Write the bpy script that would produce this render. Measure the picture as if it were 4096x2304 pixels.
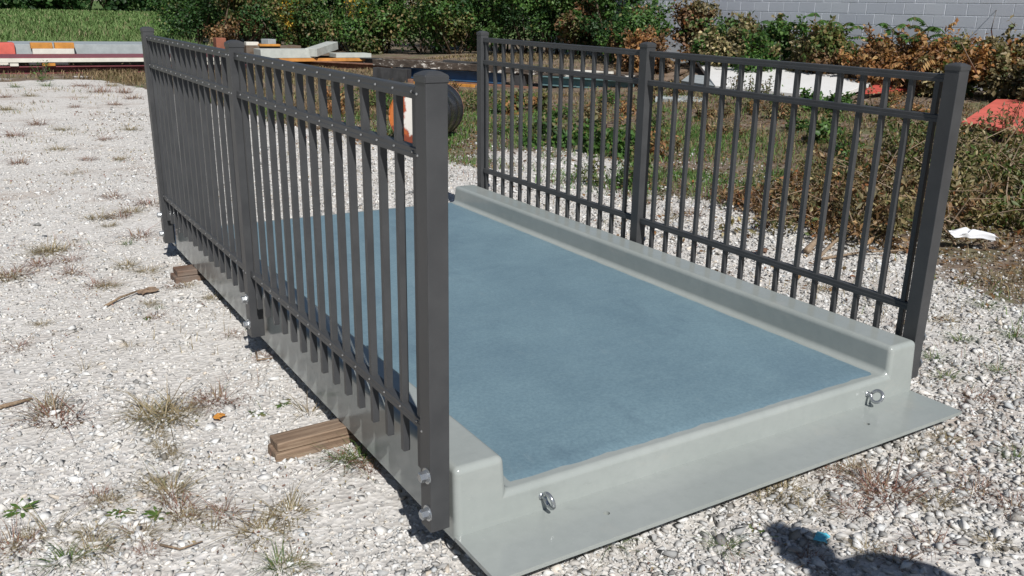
import bpy, bmesh, math, random
import numpy as np
from mathutils import Vector, Matrix, Euler

# ------------------------------------------------------------------ clear
for o in list(bpy.data.objects): bpy.data.objects.remove(o)
scene = bpy.context.scene
C = scene.collection
rad = math.radians

# ------------------------------------------------------------------ camera
GZ = 0.090                                   # bridge datum above the gravel
CAM = np.array([-1.0511, -1.9118, 1.4528 + GZ])
FWD = np.array([0.51143874, 0.80397791, -0.30339732])
RGT = np.array([0.84784279, -0.52962157, 0.02576028])
UPV = np.array([0.13997507, 0.27040803, 0.95251587])
FPX = 3493.4
cam_data = bpy.data.cameras.new('camera'); cam = bpy.data.objects.new('camera', cam_data)
C.objects.link(cam)
cam_data.sensor_width = 36.0
cam_data.lens = FPX / 4096 * 36.0
cam_data.clip_start = 0.05; cam_data.clip_end = 1500
cam.matrix_world = Matrix(((RGT[0], UPV[0], -FWD[0], CAM[0]),
                           (RGT[1], UPV[1], -FWD[1], CAM[1]),
                           (RGT[2], UPV[2], -FWD[2], CAM[2]),
                           (0, 0, 0, 1)))
scene.camera = cam
scene.render.resolution_x = 1024; scene.render.resolution_y = 576

# ------------------------------------------------------------------ sky, sun, exposure
LIGHT = Vector((0.255, 1.0, -1.0)).normalized()          # direction the sunlight travels
SUN_EL = math.asin(-LIGHT.z); SUN_AZ = math.atan2(-LIGHT.x, -LIGHT.y)
world = bpy.data.worlds.new('World'); scene.world = world; world.use_nodes = True
wn = world.node_tree; wn.nodes.clear()
wo = wn.nodes.new('ShaderNodeOutputWorld'); wb = wn.nodes.new('ShaderNodeBackground')
ws = wn.nodes.new('ShaderNodeTexSky'); ws.sky_type = 'NISHITA'; ws.sun_disc = False
ws.sun_elevation = SUN_EL; ws.sun_rotation = SUN_AZ
ws.air_density = 1.0; ws.dust_density = 0.6; ws.ozone_density = 1.5
wb.inputs['Strength'].default_value = 0.05
wn.links.new(ws.outputs[0], wb.inputs[0]); wn.links.new(wb.outputs[0], wo.inputs[0])
sd = bpy.data.lights.new('sun', 'SUN'); sun = bpy.data.objects.new('sun', sd); C.objects.link(sun)
sd.energy = 5.0; sd.angle = rad(0.53); sd.color = (1.0, 0.972, 0.93)
sun.rotation_euler = LIGHT.to_track_quat('-Z', 'Y').to_euler(); sun.location = (-4, -14, 14)
scene.view_settings.view_transform = 'Standard'; scene.view_settings.look = 'None'
scene.view_settings.exposure = 0.05; scene.view_settings.gamma = 1.0
scene.view_settings.use_curve_mapping = False

# ------------------------------------------------------------------ pixel helpers (4096 x 2304 photograph)
def ray(px, py): return FWD + RGT * (px - 2048) / FPX + UPV * (1152 - py) / FPX
def at(px, py, axis, val):
    d = ray(px, py); t = (val - CAM[axis]) / d[axis]; return CAM + t * d
def at_z(px, py, z): return at(px, py, 2, z)
def at_y(px, py, y): return at(px, py, 1, y)
def at_x(px, py, x): return at(px, py, 0, x)

# ------------------------------------------------------------------ materials
MATS = {}
class NT:
    def __init__(s, name):
        s.m = bpy.data.materials.new(name); s.m.use_nodes = True; s.t = s.m.node_tree; s.t.nodes.clear()
        s.out = s.n('ShaderNodeOutputMaterial'); s.b = s.n('ShaderNodeBsdfPrincipled')
        s.l(s.b.outputs[0], s.out.inputs[0]); MATS[name] = s.m
    def n(s, t, **k):
        x = s.t.nodes.new(t)
        for a, v in k.items(): setattr(x, a, v)
        return x
    def l(s, a, b): s.t.links.new(a, b)
    def coords(s, kind='Object', scale=(1, 1, 1)):
        tc = s.n('ShaderNodeTexCoord'); mp = s.n('ShaderNodeMapping'); mp.inputs['Scale'].default_value = scale
        s.l(tc.outputs[kind], mp.inputs[0]); return mp.outputs[0]
    def world(s, scale=(1, 1, 1)):
        g = s.n('ShaderNodeNewGeometry'); mp = s.n('ShaderNodeMapping'); mp.inputs['Scale'].default_value = scale
        s.l(g.outputs['Position'], mp.inputs[0]); return mp.outputs[0]
    def noise(s, co, scale, detail=4, rough=.55):
        x = s.n('ShaderNodeTexNoise'); x.inputs['Scale'].default_value = scale
        x.inputs['Detail'].default_value = detail; x.inputs['Roughness'].default_value = rough
        s.l(co, x.inputs['Vector']); return x.outputs['Fac']
    def vor(s, co, scale, feat='F1', out='Distance'):
        x = s.n('ShaderNodeTexVoronoi', feature=feat); x.inputs['Scale'].default_value = scale
        s.l(co, x.inputs['Vector']); return x.outputs[out]
    def ramp(s, fac, stops, interp='LINEAR'):
        x = s.n('ShaderNodeValToRGB'); r = x.color_ramp; r.interpolation = interp
        while len(r.elements) < len(stops): r.elements.new(.5)
        for e, (p, c) in zip(r.elements, stops):
            e.position = p; e.color = (c, c, c, 1) if isinstance(c, (int, float)) else (*c, 1)
        s.l(fac, x.inputs[0]); return x.outputs[0]
    def mix(s, fac, a, b, blend='MIX'):
        x = s.n('ShaderNodeMix', data_type='RGBA', blend_type=blend)
        if isinstance(fac, (int, float)): x.inputs[0].default_value = fac
        else: s.l(fac, x.inputs[0])
        for v, i in ((a, 6), (b, 7)):
            if isinstance(v, tuple): x.inputs[i].default_value = (*v, 1)
            else: s.l(v, x.inputs[i])
        return x.outputs[2]
    def math(s, op, a, b=0.):
        x = s.n('ShaderNodeMath', operation=op)
        for v, i in ((a, 0), (b, 1)):
            if isinstance(v, (int, float)): x.inputs[i].default_value = v
            else: s.l(v, x.inputs[i])
        return x.outputs[0]
    def bump(s, h, strength=.3, dist=.01, prev=None):
        x = s.n('ShaderNodeBump'); x.inputs['Strength'].default_value = strength; x.inputs['Distance'].default_value = dist
        s.l(h, x.inputs['Height'])
        if prev is not None: s.l(prev, x.inputs['Normal'])
        return x.outputs[0]
    def set(s, color=None, rough=.5, normal=None, metallic=0., spec=None, coat=None):
        if color is not None:
            if isinstance(color, tuple): s.b.inputs['Base Color'].default_value = (*color, 1)
            else: s.l(color, s.b.inputs['Base Color'])
        if isinstance(rough, (int, float)): s.b.inputs['Roughness'].default_value = rough
        else: s.l(rough, s.b.inputs['Roughness'])
        if normal is not None: s.l(normal, s.b.inputs['Normal'])
        s.b.inputs['Metallic'].default_value = metallic
        if spec is not None: s.b.inputs['Specular IOR Level'].default_value = spec
        if coat is not None: s.b.inputs['Coat Weight'].default_value = coat[0]; s.b.inputs['Coat Roughness'].default_value = coat[1]
        return s.m

def m_paint(name, col, rough=.4, var=.12, bumpy=.0, scale=6, spec=.5):
    s = NT(name); co = s.world()
    n = s.noise(co, scale, 5)
    c = s.mix(s.ramp(n, [(.3, 0.), (.7, 1.)]), tuple(x * (1 - var) for x in col), tuple(min(1, x * (1 + var)) for x in col))
    r = s.ramp(s.noise(co, scale * 2.3, 3), [(.3, max(.03, rough - .07)), (.7, min(1, rough + .07))])
    nm = s.bump(s.noise(co, scale * 20, 2), bumpy, .002) if bumpy else None
    return s.set(c, r, nm, spec=spec)

def m_railing():
    s = NT('bronze_railing_paint'); co = s.world()
    n1 = s.noise(co, 9, 5); n2 = s.noise(co, 320, 2)
    c = s.mix(s.ramp(n1, [(.3, 0.), (.75, 1.)]), (.043, .0445, .0475), (.060, .0615, .064))
    dust = s.ramp(s.noise(co, 900, 1), [(.70, 0.), (.78, .35)])
    c = s.mix(dust, c, (.16, .155, .15))
    return s.set(c, s.ramp(n1, [(.3, .38), (.7, .50)]), s.bump(n2, .12, .0006), spec=.4)
M_RAIL = m_railing()

def m_gelcoat():
    s = NT('grey_gelcoat'); co = s.world()
    n1 = s.noise(co, 2.3, 5); n2 = s.noise(co, 22, 4); n3 = s.noise(co, 150, 2)
    c = s.mix(s.ramp(n1, [(.3, 0.), (.7, 1.)]), (.278, .304, .292), (.322, .346, .334))
    c = s.mix(s.ramp(n2, [(.45, 0.), (.85, .5)]), c, (.255, .278, .268))
    c = s.mix(s.math('MULTIPLY', s.ramp(s.noise(s.world((1, 1, 3)), 4.2, 7, .75), [(.56, 0.), (.70, 1.)]), .35), c, (.37, .365, .335))
    c = s.mix(s.math('MULTIPLY', s.ramp(s.noise(s.world((3, 14, 14)), 3.0, 5, .8), [(.60, 0.), (.70, 1.)]), .22), c, (.20, .215, .205))
    spk = s.ramp(s.noise(co, 260, 1), [(.76, 0.), (.80, 1.)])
    c = s.mix(s.math('MULTIPLY', spk, .5), c, (.55, .55, .52))
    nm = s.bump(n2, .10, .006); nm = s.bump(n3, .10, .001, nm)
    wave = s.bump(s.noise(co, 6.5, 2), .10, .02, nm)
    return s.set(c, s.ramp(n2, [(.3, .11), (.7, .24)]), wave, spec=.5)
M_GEL = m_gelcoat()

def m_deck():
    s = NT('blue_grit_coating'); co = s.world(); st = s.world((2.2, .8, 1))
    n1 = s.noise(s.world((1.2, .9, 1)), 1.6, 7, .62); n2 = s.noise(s.world((1.0, 3, 1)), 5, 6, .7); g = s.noise(co, 230, 3, .7)
    c = s.mix(s.ramp(n1, [(.32, 0.), (.68, 1.)]), (.142, .220, .266), (.186, .280, .326))
    c = s.mix(s.ramp(n2, [(.45, 0.), (.75, .45)]), c, (.205, .300, .342))
    c = s.mix(s.ramp(s.noise(co, .9, 3), [(.55, 0.), (.8, .5)]), c, (.090, .145, .200))
    blob = s.noise(s.world((1.5, 1, 1)), 2.6, 5, .6)
    c = s.mix(s.ramp(blob, [(.58, 0.), (.74, .55)]), c, (.095, .150, .196))
    c = s.mix(s.ramp(s.noise(co, 75, 4, .8), [(.36, .0), (.62, .8)]), c, s.mix(1., c, (.72, .75, .78), 'MULTIPLY'))
    c = s.mix(s.math('MULTIPLY', s.ramp(s.noise(s.world((2.5, .7, 1)), 3.1, 6, .75), [(.62, 0.), (.72, 1.)]), .35), c, (.26, .33, .36))
    fl = s.ramp(s.vor(co, 38), [(.0, 1.), (.035, 1.), (.05, 0.)])
    sel = s.ramp(s.noise(co, 12, 1), [(.64, 0.), (.66, 1.)])
    c = s.mix(s.math('MULTIPLY', fl, sel), c, (.50, .52, .52))
    dk = s.math('MULTIPLY', s.ramp(s.vor(co, 55), [(.0, 1.), (.05, 1.), (.09, 0.)]), s.ramp(s.noise(co, 7, 2), [(.5, 0.), (.6, .7)]))
    c = s.mix(dk, c, (.03, .05, .08))
    return s.set(c, s.ramp(g, [(.3, .36), (.7, .56)]), s.bump(g, .7, .0018), spec=.5)
M_DECK = m_deck()

def m_metal(name, col, rough):
    s = NT(name); return s.set(s.mix(s.noise(s.world(), 60, 3), col, tuple(x * .8 for x in col)), rough, metallic=.75)
M_ZINC = m_metal('zinc_plating', (.46, .48, .50), .22)

def m_wood(name, c1, c2, c3, stretch=(1.5, 26, 26), crack=.5):
    s = NT(name); co = s.coords('Object', stretch); w = s.world()
    g = s.noise(co, 2.2, 7, .65)
    c = s.ramp(g, [(.28, c1), (.5, c2), (.72, c3)])
    c = s.mix(s.ramp(s.noise(w, 5, 4), [(.45, 0.), (.75, .6)]), c, (.20, .185, .165))
    cr = s.ramp(s.noise(s.coords('Object', (stretch[0] * .6, stretch[1] * 1.8, stretch[2] * 1.8)), 1.6, 3), [(.30, 1.), (.36, 0.)])
    c = s.mix(s.math('MULTIPLY', cr, crack), c, tuple(x * .25 for x in c1))
    return s.set(c, .85, s.bump(g, .5, .004), spec=.2)
M_WOOD = m_wood('weathered_timber', (.10, .070, .050), (.215, .150, .105), (.33, .25, .18), (2.2, 34, 34), .85)
M_WOOD2 = m_wood('dark_split_timber', (.07, .04, .028), (.14, .082, .055), (.22, .14, .10))
M_OLDWOOD = m_wood('old_brown_wood', (.06, .045, .035), (.12, .085, .06), (.20, .15, .11), (1.2, 18, 18))
M_BRANCH = m_wood('bare_branch_bark', (.16, .11, .075), (.25, .18, .12), (.36, .28, .20), (30, 30, 4))
M_STEM = m_wood('shrub_stem_bark', (.05, .035, .02), (.10, .07, .045), (.16, .12, .08), (30, 30, 4))

def m_attr(name, rough=.6, transl=.0, spec=.3, bumps=None):
    s = NT(name); a = s.n('ShaderNodeAttribute'); a.attribute_name = 'col'
    s.set(a.outputs['Color'], rough, spec=spec)
    if bumps:
        s.l(s.bump(s.noise(s.world(), bumps[0], 3), bumps[1], bumps[2]), s.b.inputs['Normal'])
    if transl:
        t = s.n('ShaderNodeBsdfTranslucent'); mx = s.n('ShaderNodeMixShader'); mx.inputs[0].default_value = transl
        s.l(s.mix(1., a.outputs['Color'], (1.15, 1.25, .6), 'MULTIPLY'), t.inputs[0])
        s.l(s.b.outputs[0], mx.inputs[1]); s.l(t.outputs[0], mx.inputs[2]); s.l(mx.outputs[0], s.out.inputs[0])
    return s.m
M_LEAF = m_attr('leaf', .5, .28, .35)
M_BLADE = m_attr('grass_blade', .65, .2, .2)
M_STONE = m_attr('limestone_chip', .85, 0, .25, (140, .35, .003))

# ------------------------------------------------------------------ object helpers
def tag(o, label=None, cat=None, group=None, kind=None):
    if label: o['label'] = label
    if cat: o['category'] = cat
    if group: o['group'] = group
    if kind or cat: o['kind'] = kind or 'thing'
    return o
def link(name, me, mat=None, parent=None, loc=None):
    o = bpy.data.objects.new(name, me); C.objects.link(o)
    if mat is not None and me is not None and len(me.materials) == 0: me.materials.append(mat)
    if parent is not None: o.parent = parent
    if loc is not None: o.location = loc
    return o
def empty(name, loc=(0, 0, 0), rz=0., parent=None):
    o = bpy.data.objects.new(name, None); C.objects.link(o); o.location = loc; o.rotation_euler = (0, 0, rz)
    o.empty_display_size = .1
    if parent: o.parent = parent
    return o
def bm_mesh(bm, name, smooth=False):
    bmesh.ops.recalc_face_normals(bm, faces=bm.faces)
    me = bpy.data.meshes.new(name); bm.to_mesh(me); bm.free()
    if smooth: me.polygons.foreach_set('use_smooth', [True] * len(me.polygons))
    return me
def add_box(bm, x0, x1, y0, y1, z0, z1):
    v = [bm.verts.new(p) for p in ((x0, y0, z0), (x1, y0, z0), (x1, y1, z0), (x0, y1, z0), (x0, y0, z1), (x1, y0, z1), (x1, y1, z1), (x0, y1, z1))]
    for f in ((0, 3, 2, 1), (4, 5, 6, 7), (0, 1, 5, 4), (1, 2, 6, 5), (2, 3, 7, 6), (3, 0, 4, 7)): bm.faces.new([v[i] for i in f])
    return v
def box_mesh(name, x0, x1, y0, y1, z0, z1, bev=0., seg=1, jit=0., rnd=None, cuts=0):
    bm = bmesh.new(); add_box(bm, x0, x1, y0, y1, z0, z1)
    if cuts:
        bmesh.ops.subdivide_edges(bm, edges=[e for e in bm.edges if e.calc_length() > .6 * max(x1 - x0, y1 - y0, z1 - z0)], cuts=cuts)
    if jit:
        for v in bm.verts: v.co += Vector([rnd.uniform(-jit, jit) for _ in range(3)])
    if bev: bmesh.ops.bevel(bm, geom=list(bm.edges), offset=bev, segments=seg, affect='EDGES', profile=.5)
    return bm_mesh(bm, name)
def np_mesh(name, verts, faces, cols=None, smooth=False):
    """verts (n,3), faces (m,k) of one size k, cols per vertex"""
    verts = np.ascontiguousarray(verts, dtype=np.float32); faces = np.ascontiguousarray(faces, dtype=np.int32)
    me = bpy.data.meshes.new(name); m, k = faces.shape
    me.vertices.add(len(verts)); me.vertices.foreach_set('co', verts.ravel())
    me.loops.add(m * k); me.loops.foreach_set('vertex_index', faces.ravel())
    me.polygons.add(m); me.polygons.foreach_set('loop_start', np.arange(0, m * k, k, dtype=np.int32))
    try: me.polygons.foreach_set('loop_total', np.full(m, k, dtype=np.int32))
    except Exception: pass
    if smooth: me.polygons.foreach_set('use_smooth', np.ones(m, dtype=bool))
    me.update(calc_edges=True)
    if cols is not None:
        a = me.attributes.new('col', 'FLOAT_COLOR', 'POINT')
        c4 = np.ones((len(verts), 4), dtype=np.float32); c4[:, :3] = cols
        a.data.foreach_set('color', c4.ravel())
    return me
def tube(bm, pts, radii, n=6, cap=True):
    pts = [Vector(p) for p in pts]; rings = []
    for i, p in enumerate(pts):
        d = (pts[min(i + 1, len(pts) - 1)] - pts[max(i - 1, 0)]).normalized()
        a = d.orthogonal().normalized() if abs(d.z) > .95 else d.cross(Vector((0, 0, 1))).normalized()
        b = d.cross(a); r = radii[i] if hasattr(radii, '__len__') else radii
        rings.append([bm.verts.new(p + (a * math.cos(2 * math.pi * k / n) + b * math.sin(2 * math.pi * k / n)) * r) for k in range(n)])
    for i in range(len(rings) - 1):
        for k in range(n): bm.faces.new((rings[i][k], rings[i][(k + 1) % n], rings[i + 1][(k + 1) % n], rings[i + 1][k]))
    if cap: bm.faces.new(rings[0][::-1]); bm.faces.new(rings[-1])
def cyl_x(bm, x0, x1, cy, cz, r, n=16, r2=None):
    tube(bm, [(x0, cy, cz), (x1, cy, cz)], [r, r2 or r], n)

# value noise on numpy arrays
_nr = np.random.RandomState(5); _NT = _nr.rand(256, 256)
def vnoise(x, y, s=1.):
    x = np.asarray(x) * s; y = np.asarray(y) * s
    xi = np.floor(x).astype(int); yi = np.floor(y).astype(int); fx = x - xi; fy = y - yi
    fx = fx * fx * (3 - 2 * fx); fy = fy * fy * (3 - 2 * fy)
    a = _NT[xi % 256, yi % 256]; b = _NT[(xi + 1) % 256, yi % 256]; c = _NT[xi % 256, (yi + 1) % 256]; d = _NT[(xi + 1) % 256, (yi + 1) % 256]
    return (a * (1 - fx) + b * fx) * (1 - fy) + (c * (1 - fx) + d * fx) * fy
def fnoise(x, y, s=1.): return .5 * vnoise(x, y, s) + .3 * vnoise(x + 7.3, y + 3.1, s * 2.1) + .2 * vnoise(x - 2.7, y + 9.4, s * 4.3)
def sstep(a, b, x): t = np.clip((np.asarray(x, dtype=float) - a) / (b - a), 0, 1); return t * t * (3 - 2 * t)

# ------------------------------------------------------------------ ground
def ground_h(x, y):
    x = np.asarray(x, dtype=float); y = np.asarray(y, dtype=float)
    bank = .42 * sstep(7.5, 13.5, x) * sstep(30, 16, y)
    near = sstep(30, 14, np.hypot(x, y))
    b = (fnoise(x + 40, y + 40, .7) - .5) * .05 * sstep(2.6, 6, np.hypot(x - 1, y - 1.5)) * near
    return bank + b + (fnoise(x + 11, y + 5, .05) - .5) * .5 * sstep(22, 60, np.hypot(x, y))
def gravel_mask(x, y):
    """1 = open gravel, 0 = soil and weeds"""
    n = fnoise(x + 3, y + 8, .9) - .5
    right = sstep(.6, -.6, (x - 4.15 - .10 * (y - 1.5)) + n * 2.2)      # to the right brush takes over
    back = sstep(.9, -.9, (y - 6.0 - 12.0 * sstep(3.6, 1.2, x)) + n * 3.6)
    return np.clip(right * back, 0, 1)
def make_ground():
    def lines(lo, hi, a, b, d): 
        core = np.arange(a, b + 1e-6, d)
        l = a - np.geomspace(d, a - lo, 22)[::-1]; h = b + np.geomspace(d, hi - b, 26)
        return np.concatenate([l, core, h])
    xs = lines(-300, 500, -5, 16, .14); ys = lines(-200, 700, -4, 22, .14)
    X, Y = np.meshgrid(xs, ys); Z = ground_h(X, Y)
    V = np.stack([X, Y, Z], -1).reshape(-1, 3); nx = len(xs); ny = len(ys)
    i = np.arange(nx * ny).reshape(ny, nx)
    F = np.stack([i[:-1, :-1], i[:-1, 1:], i[1:, 1:], i[1:, :-1]], -1).reshape(-1, 4)
    g = gravel_mask(V[:, 0], V[:, 1]); far = np.maximum(sstep(20.8, 23, V[:, 1]) * sstep(7.6, 5.4, V[:, 0] - .12 * (V[:, 1] - 28)), sstep(38, 45, V[:, 1]))
    me = np_mesh('ground', V, F, np.stack([g, far, np.zeros_like(g)], -1), True)
    s = NT('gravel_and_soil'); a = s.n('ShaderNodeAttribute'); a.attribute_name = 'col'
    sep = s.n('ShaderNodeSeparateColor'); s.l(a.outputs['Color'], sep.inputs[0])
    co = s.world(); n0 = s.noise(co, .8, 5); n1 = s.noise(co, 5, 6, .65); n2 = s.noise(co, 45, 5, .7)
    vc = s.vor(co, 48, 'F1', 'Color'); vd = s.vor(co, 48); vs = s.n('ShaderNodeSeparateColor'); s.l(vc, vs.inputs[0])
    dust = s.mix(s.ramp(n0, [(.35, 0.), (.65, 1.)]), (.49, .46, .425), (.60, .57, .53))
    dust = s.mix(s.ramp(n1, [(.52, 0.), (.75, .6)]), dust, (.40, .355, .31))
    chips = s.ramp(vs.outputs[0], [(0., (.40, .385, .37)), (.35, (.54, .525, .50)), (.7, (.64, .62, .59)), (1., (.72, .70, .68))])
    gra = s.mix(s.ramp(n2, [(.35, .25), (.6, .85)]), dust, chips)
    gra = s.mix(s.ramp(s.noise(s.world((.6, 1., 1)), 1.1, 7, .72), [(.54, 0.), (.68, .75)]), gra, (.36, .295, .245))
    soil = s.ramp(n1, [(.3, (.10, .075, .056)), (.5, (.175, .132, .10)), (.7, (.28, .225, .18))])
    soil = s.mix(s.ramp(s.noise(co, 1.1, 5, .7), [(.50, 0.), (.62, .7)]), soil, (.105, .125, .05))
    edge = s.math('ADD', sep.outputs[0], s.math('MULTIPLY', s.math('SUBTRACT', n1, .5), .9))
    c = s.mix(s.ramp(edge, [(.38, 0.), (.62, 1.)]), soil, gra)
    mead = s.ramp(s.noise(s.world((.5, .25, 1)), 1.2, 6, .7), [(.3, (.06, .10, .03)), (.5, (.095, .15, .045)), (.7, (.14, .185, .065)), (.85, (.23, .21, .11))])
    c = s.mix(sep.outputs[1], c, mead)
    nm = s.bump(vd, .5, .012); nm = s.bump(n2, .5, .006, nm)
    s.set(c, .9, nm, spec=.2)
    tag(link('ground', me, s.m), kind='structure')
make_ground()

# ------------------------------------------------------------------ scattered limestone chips
def stone_protos(n, rs):
    out = []
    for k in range(n):
        bm = bmesh.new()
        for i in range(8):
            v = rs.normal(size=3); v /= np.linalg.norm(v); v *= rs.uniform(.8, 1.0)
            bm.verts.new(v * np.array([1, rs.uniform(.5, .95), rs.uniform(.35, .62)]))
        r = bmesh.ops.convex_hull(bm, input=bm.verts)
        bmesh.ops.delete(bm, geom=[g for g in r['geom_interior'] if isinstance(g, bmesh.types.BMVert)], context='VERTS')
        bmesh.ops.triangulate(bm, faces=bm.faces); bmesh.ops.recalc_face_normals(bm, faces=bm.faces)
        bm.verts.index_update()
        V = np.array([v.co[:] for v in bm.verts]); F = np.array([[v.index for v in f.verts] for f in bm.faces]); bm.free()
        out.append((V, F))
    return out
def scatter_stones(name, P, size, rs, cols, sink=.25, bed=None):
    protos = stone_protos(10, rs); idx = rs.randint(0, 10, len(P)); VV = []; FF = []; CC = []; off = 0
    for k, (V, F) in enumerate(protos):
        m = idx == k; p = P[m]; sz = size[m]; c = cols[m]; n = len(p)
        if n == 0: continue
        a = rs.uniform(0, 2 * np.pi, n); tx = rs.normal(0, .3, n); ty = rs.normal(0, .3, n)
        ca, sa = np.cos(a), np.sin(a)
        Rz = np.zeros((n, 3, 3)); Rz[:, 0, 0] = ca; Rz[:, 0, 1] = -sa; Rz[:, 1, 0] = sa; Rz[:, 1, 1] = ca; Rz[:, 2, 2] = 1
        Rx = np.zeros((n, 3, 3)); Rx[:, 0, 0] = 1; Rx[:, 1, 1] = np.cos(tx); Rx[:, 1, 2] = -np.sin(tx); Rx[:, 2, 1] = np.sin(tx); Rx[:, 2, 2] = np.cos(tx)
        Ry = np.zeros((n, 3, 3)); Ry[:, 1, 1] = 1; Ry[:, 0, 0] = np.cos(ty); Ry[:, 0, 2] = np.sin(ty); Ry[:, 2, 0] = -np.sin(ty); Ry[:, 2, 2] = np.cos(ty)
        v = np.einsum('nij,vj->nvi', Rz @ Rx @ Ry, V) * sz[:, None, None] * .5
        v += p[:, None, :]; v[:, :, 2] += (sz * .5 * sink)[:, None]
        f = F[None] + (off + np.arange(n) * len(V))[:, None, None]
        VV.append(v.reshape(-1, 3)); FF.append(f.reshape(-1, 3)); CC.append(np.repeat(c, len(V), 0)); off += n * len(V)
    me = np_mesh(name, np.concatenate(VV), np.concatenate(FF), np.concatenate(CC))
    return link(name, me, M_STONE)
def gravel():
    rs = np.random.RandomState(11)
    n = 1150000
    x = rs.uniform(-2.3, 6.4, n); y = rs.uniform(-1.5, 15.0, n)
    d = np.hypot(x - CAM[0], y - CAM[1])
    g = gravel_mask(x, y)
    clump = fnoise(x, y, 1.9); fine = fnoise(x + 20, y - 9, .55)
    keep = rs.rand(n) < np.clip(2.3 / np.maximum(d, 2.3), .12, 1.) ** 1.35 * np.clip((clump - .16) * 3.6 + .5 * sstep(.6, 1.8, x), .2, 1) * (.16 + .84 * np.clip(g * 1.3, 0, 1)) * (1. - .80 * sstep(.58, .68, fine) * sstep(1.8, .6, x)) * sstep(15, 8, y)
    inside = (x > .22) & (x < 1.95) & (y > .0) & (y < 3.5)
    az = np.degrees(np.arctan2(x - CAM[0], y - CAM[1])); vis = (az > -7) & (az < 70) | (d < 2.2)
    keep &= ~inside & vis & (d < 17)
    x = x[keep]; y = y[keep]; d = d[keep]; n = len(x)
    left = sstep(1.2, .1, x); size = np.clip(rs.lognormal(math.log(.0185), .55, n) * (1 - .22 * left), .008, .07)
    size = np.maximum(size, .0033 * np.minimum(d, 8) * .55)
    z = ground_h(x, y)
    t = rs.rand(n); base = .29 + .40 * t ** .8; base = base + (.70 - base) * .20 * sstep(1.2, -.4, x + .04 * y) * sstep(-.4, .8, y)
    warm = rs.normal(0, .018, n); cols = np.stack([base * (1.0 + warm), base * (.985), base * (.955 - warm)], -1)
    dark = rs.rand(n) < .16 - .10 * sstep(1., -.3, x); cols[dark] *= rs.uniform(.42, .7, (dark.sum(), 1))
    tan = rs.rand(n) < .05; cols[tan] *= np.array([.98, .91, .82])
    print('STONES', n); o = scatter_stones('gravel', np.stack([x, y, z - size * .05 * left], -1), size, rs, cols)
    tag(o, 'loose white and grey crushed limestone chips covering the yard', 'gravel', kind='stuff')
gravel()

# ------------------------------------------------------------------ footbridge
W, L, H1, H2, CW, CW2, ZB = 2.14, 3.68, .2114, .0962, .1660, .172, -.020
bridge = tag(empty('footbridge', (0, 0, GZ)), 'grey fiberglass footbridge with blue deck and dark picket railings resting on timbers', 'footbridge')
def bridge_shell():
    prof = [(0, ZB), (0, H1), (CW, H1), (CW2, H2), (W - CW2, H2), (W - CW, H1), (W, H1), (W, ZB)]
    bm = bmesh.new(); n = len(prof)
    ys = [0, .6, 1.2, 1.8, 2.4, 3.0, L]; rings = []
    for y in ys:
        s = 1 if y == 0 else (-1 if y == L else 0)
        rings.append([bm.verts.new((x, y + s * .0725 * max(z, 0), z)) for x, z in prof])
    bm.faces.new(rings[0]); bm.faces.new(rings[-1][::-1])
    for a, b in zip(rings, rings[1:]):
        for k in range(n): bm.faces.new((a[k], a[(k + 1) % n], b[(k + 1) % n], b[k]))
    bmesh.ops.recalc_face_normals(bm, faces=bm.faces)
    ed = [e for e in bm.edges if len(e.link_faces) == 2 and e.calc_face_angle(0) > .3 and max(v.co.z for v in e.verts) > ZB + .01]
    bmesh.ops.bevel(bm, geom=ed, offset=.021, segments=5, affect='EDGES', profile=.5)
    for e in bm.edges:
        if min(v.co.z for v in e.verts) < ZB + .001 and max(v.co.z for v in e.verts) < ZB + .001: e.smooth = False
    me = bm_mesh(bm, 'shell', True); o = link('shell', me, M_GEL, bridge)
    wnm = o.modifiers.new('weighted', 'WEIGHTED_NORMAL'); wnm.weight = 100; wnm.mode = 'FACE_AREA'; wnm.keep_sharp = True
    return o
shell = bridge_shell()
def deck_sheet():
    rs = np.random.RandomState(3); nx, ny = 60, 110
    u = np.linspace(0, 1, nx); v = np.linspace(0, 1, ny); U, Vv = np.meshgrid(u, v)
    def nz(t, s, seed): return (fnoise(t * 10 + seed, np.full_like(t, seed * 1.7), s) - .5)
    yv = Vv * (L - .05) + .012
    x0 = CW2 + .024 + nz(yv, 1.6, 1.) * .012; x1 = W - CW2 - .024 + nz(yv, 1.6, 5.) * .012
    X = x0 + (x1 - x0) * U
    y0 = .030 + nz(X, 1.1, 9.) * .022 + nz(X, 5., 4.) * .006; y1 = L - .030 + nz(X, 1.4, 13.) * .01
    Y = y0 + (y1 - y0) * Vv
    Z = np.full_like(X, H2 + .0035); edge = (U == 0) | (U == 1) | (Vv == 0) | (Vv == 1); Z[edge] = H2 - .004
    i = np.arange(nx * ny).reshape(ny, nx)
    F = np.stack([i[:-1, :-1], i[:-1, 1:], i[1:, 1:], i[1:, :-1]], -1).reshape(-1, 4)
    me = np_mesh('deck_surface', np.stack([X, Y, Z], -1).reshape(-1, 3), F, None, True)
    link('deck_surface', me, M_DECK, bridge)
deck_sheet()
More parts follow.
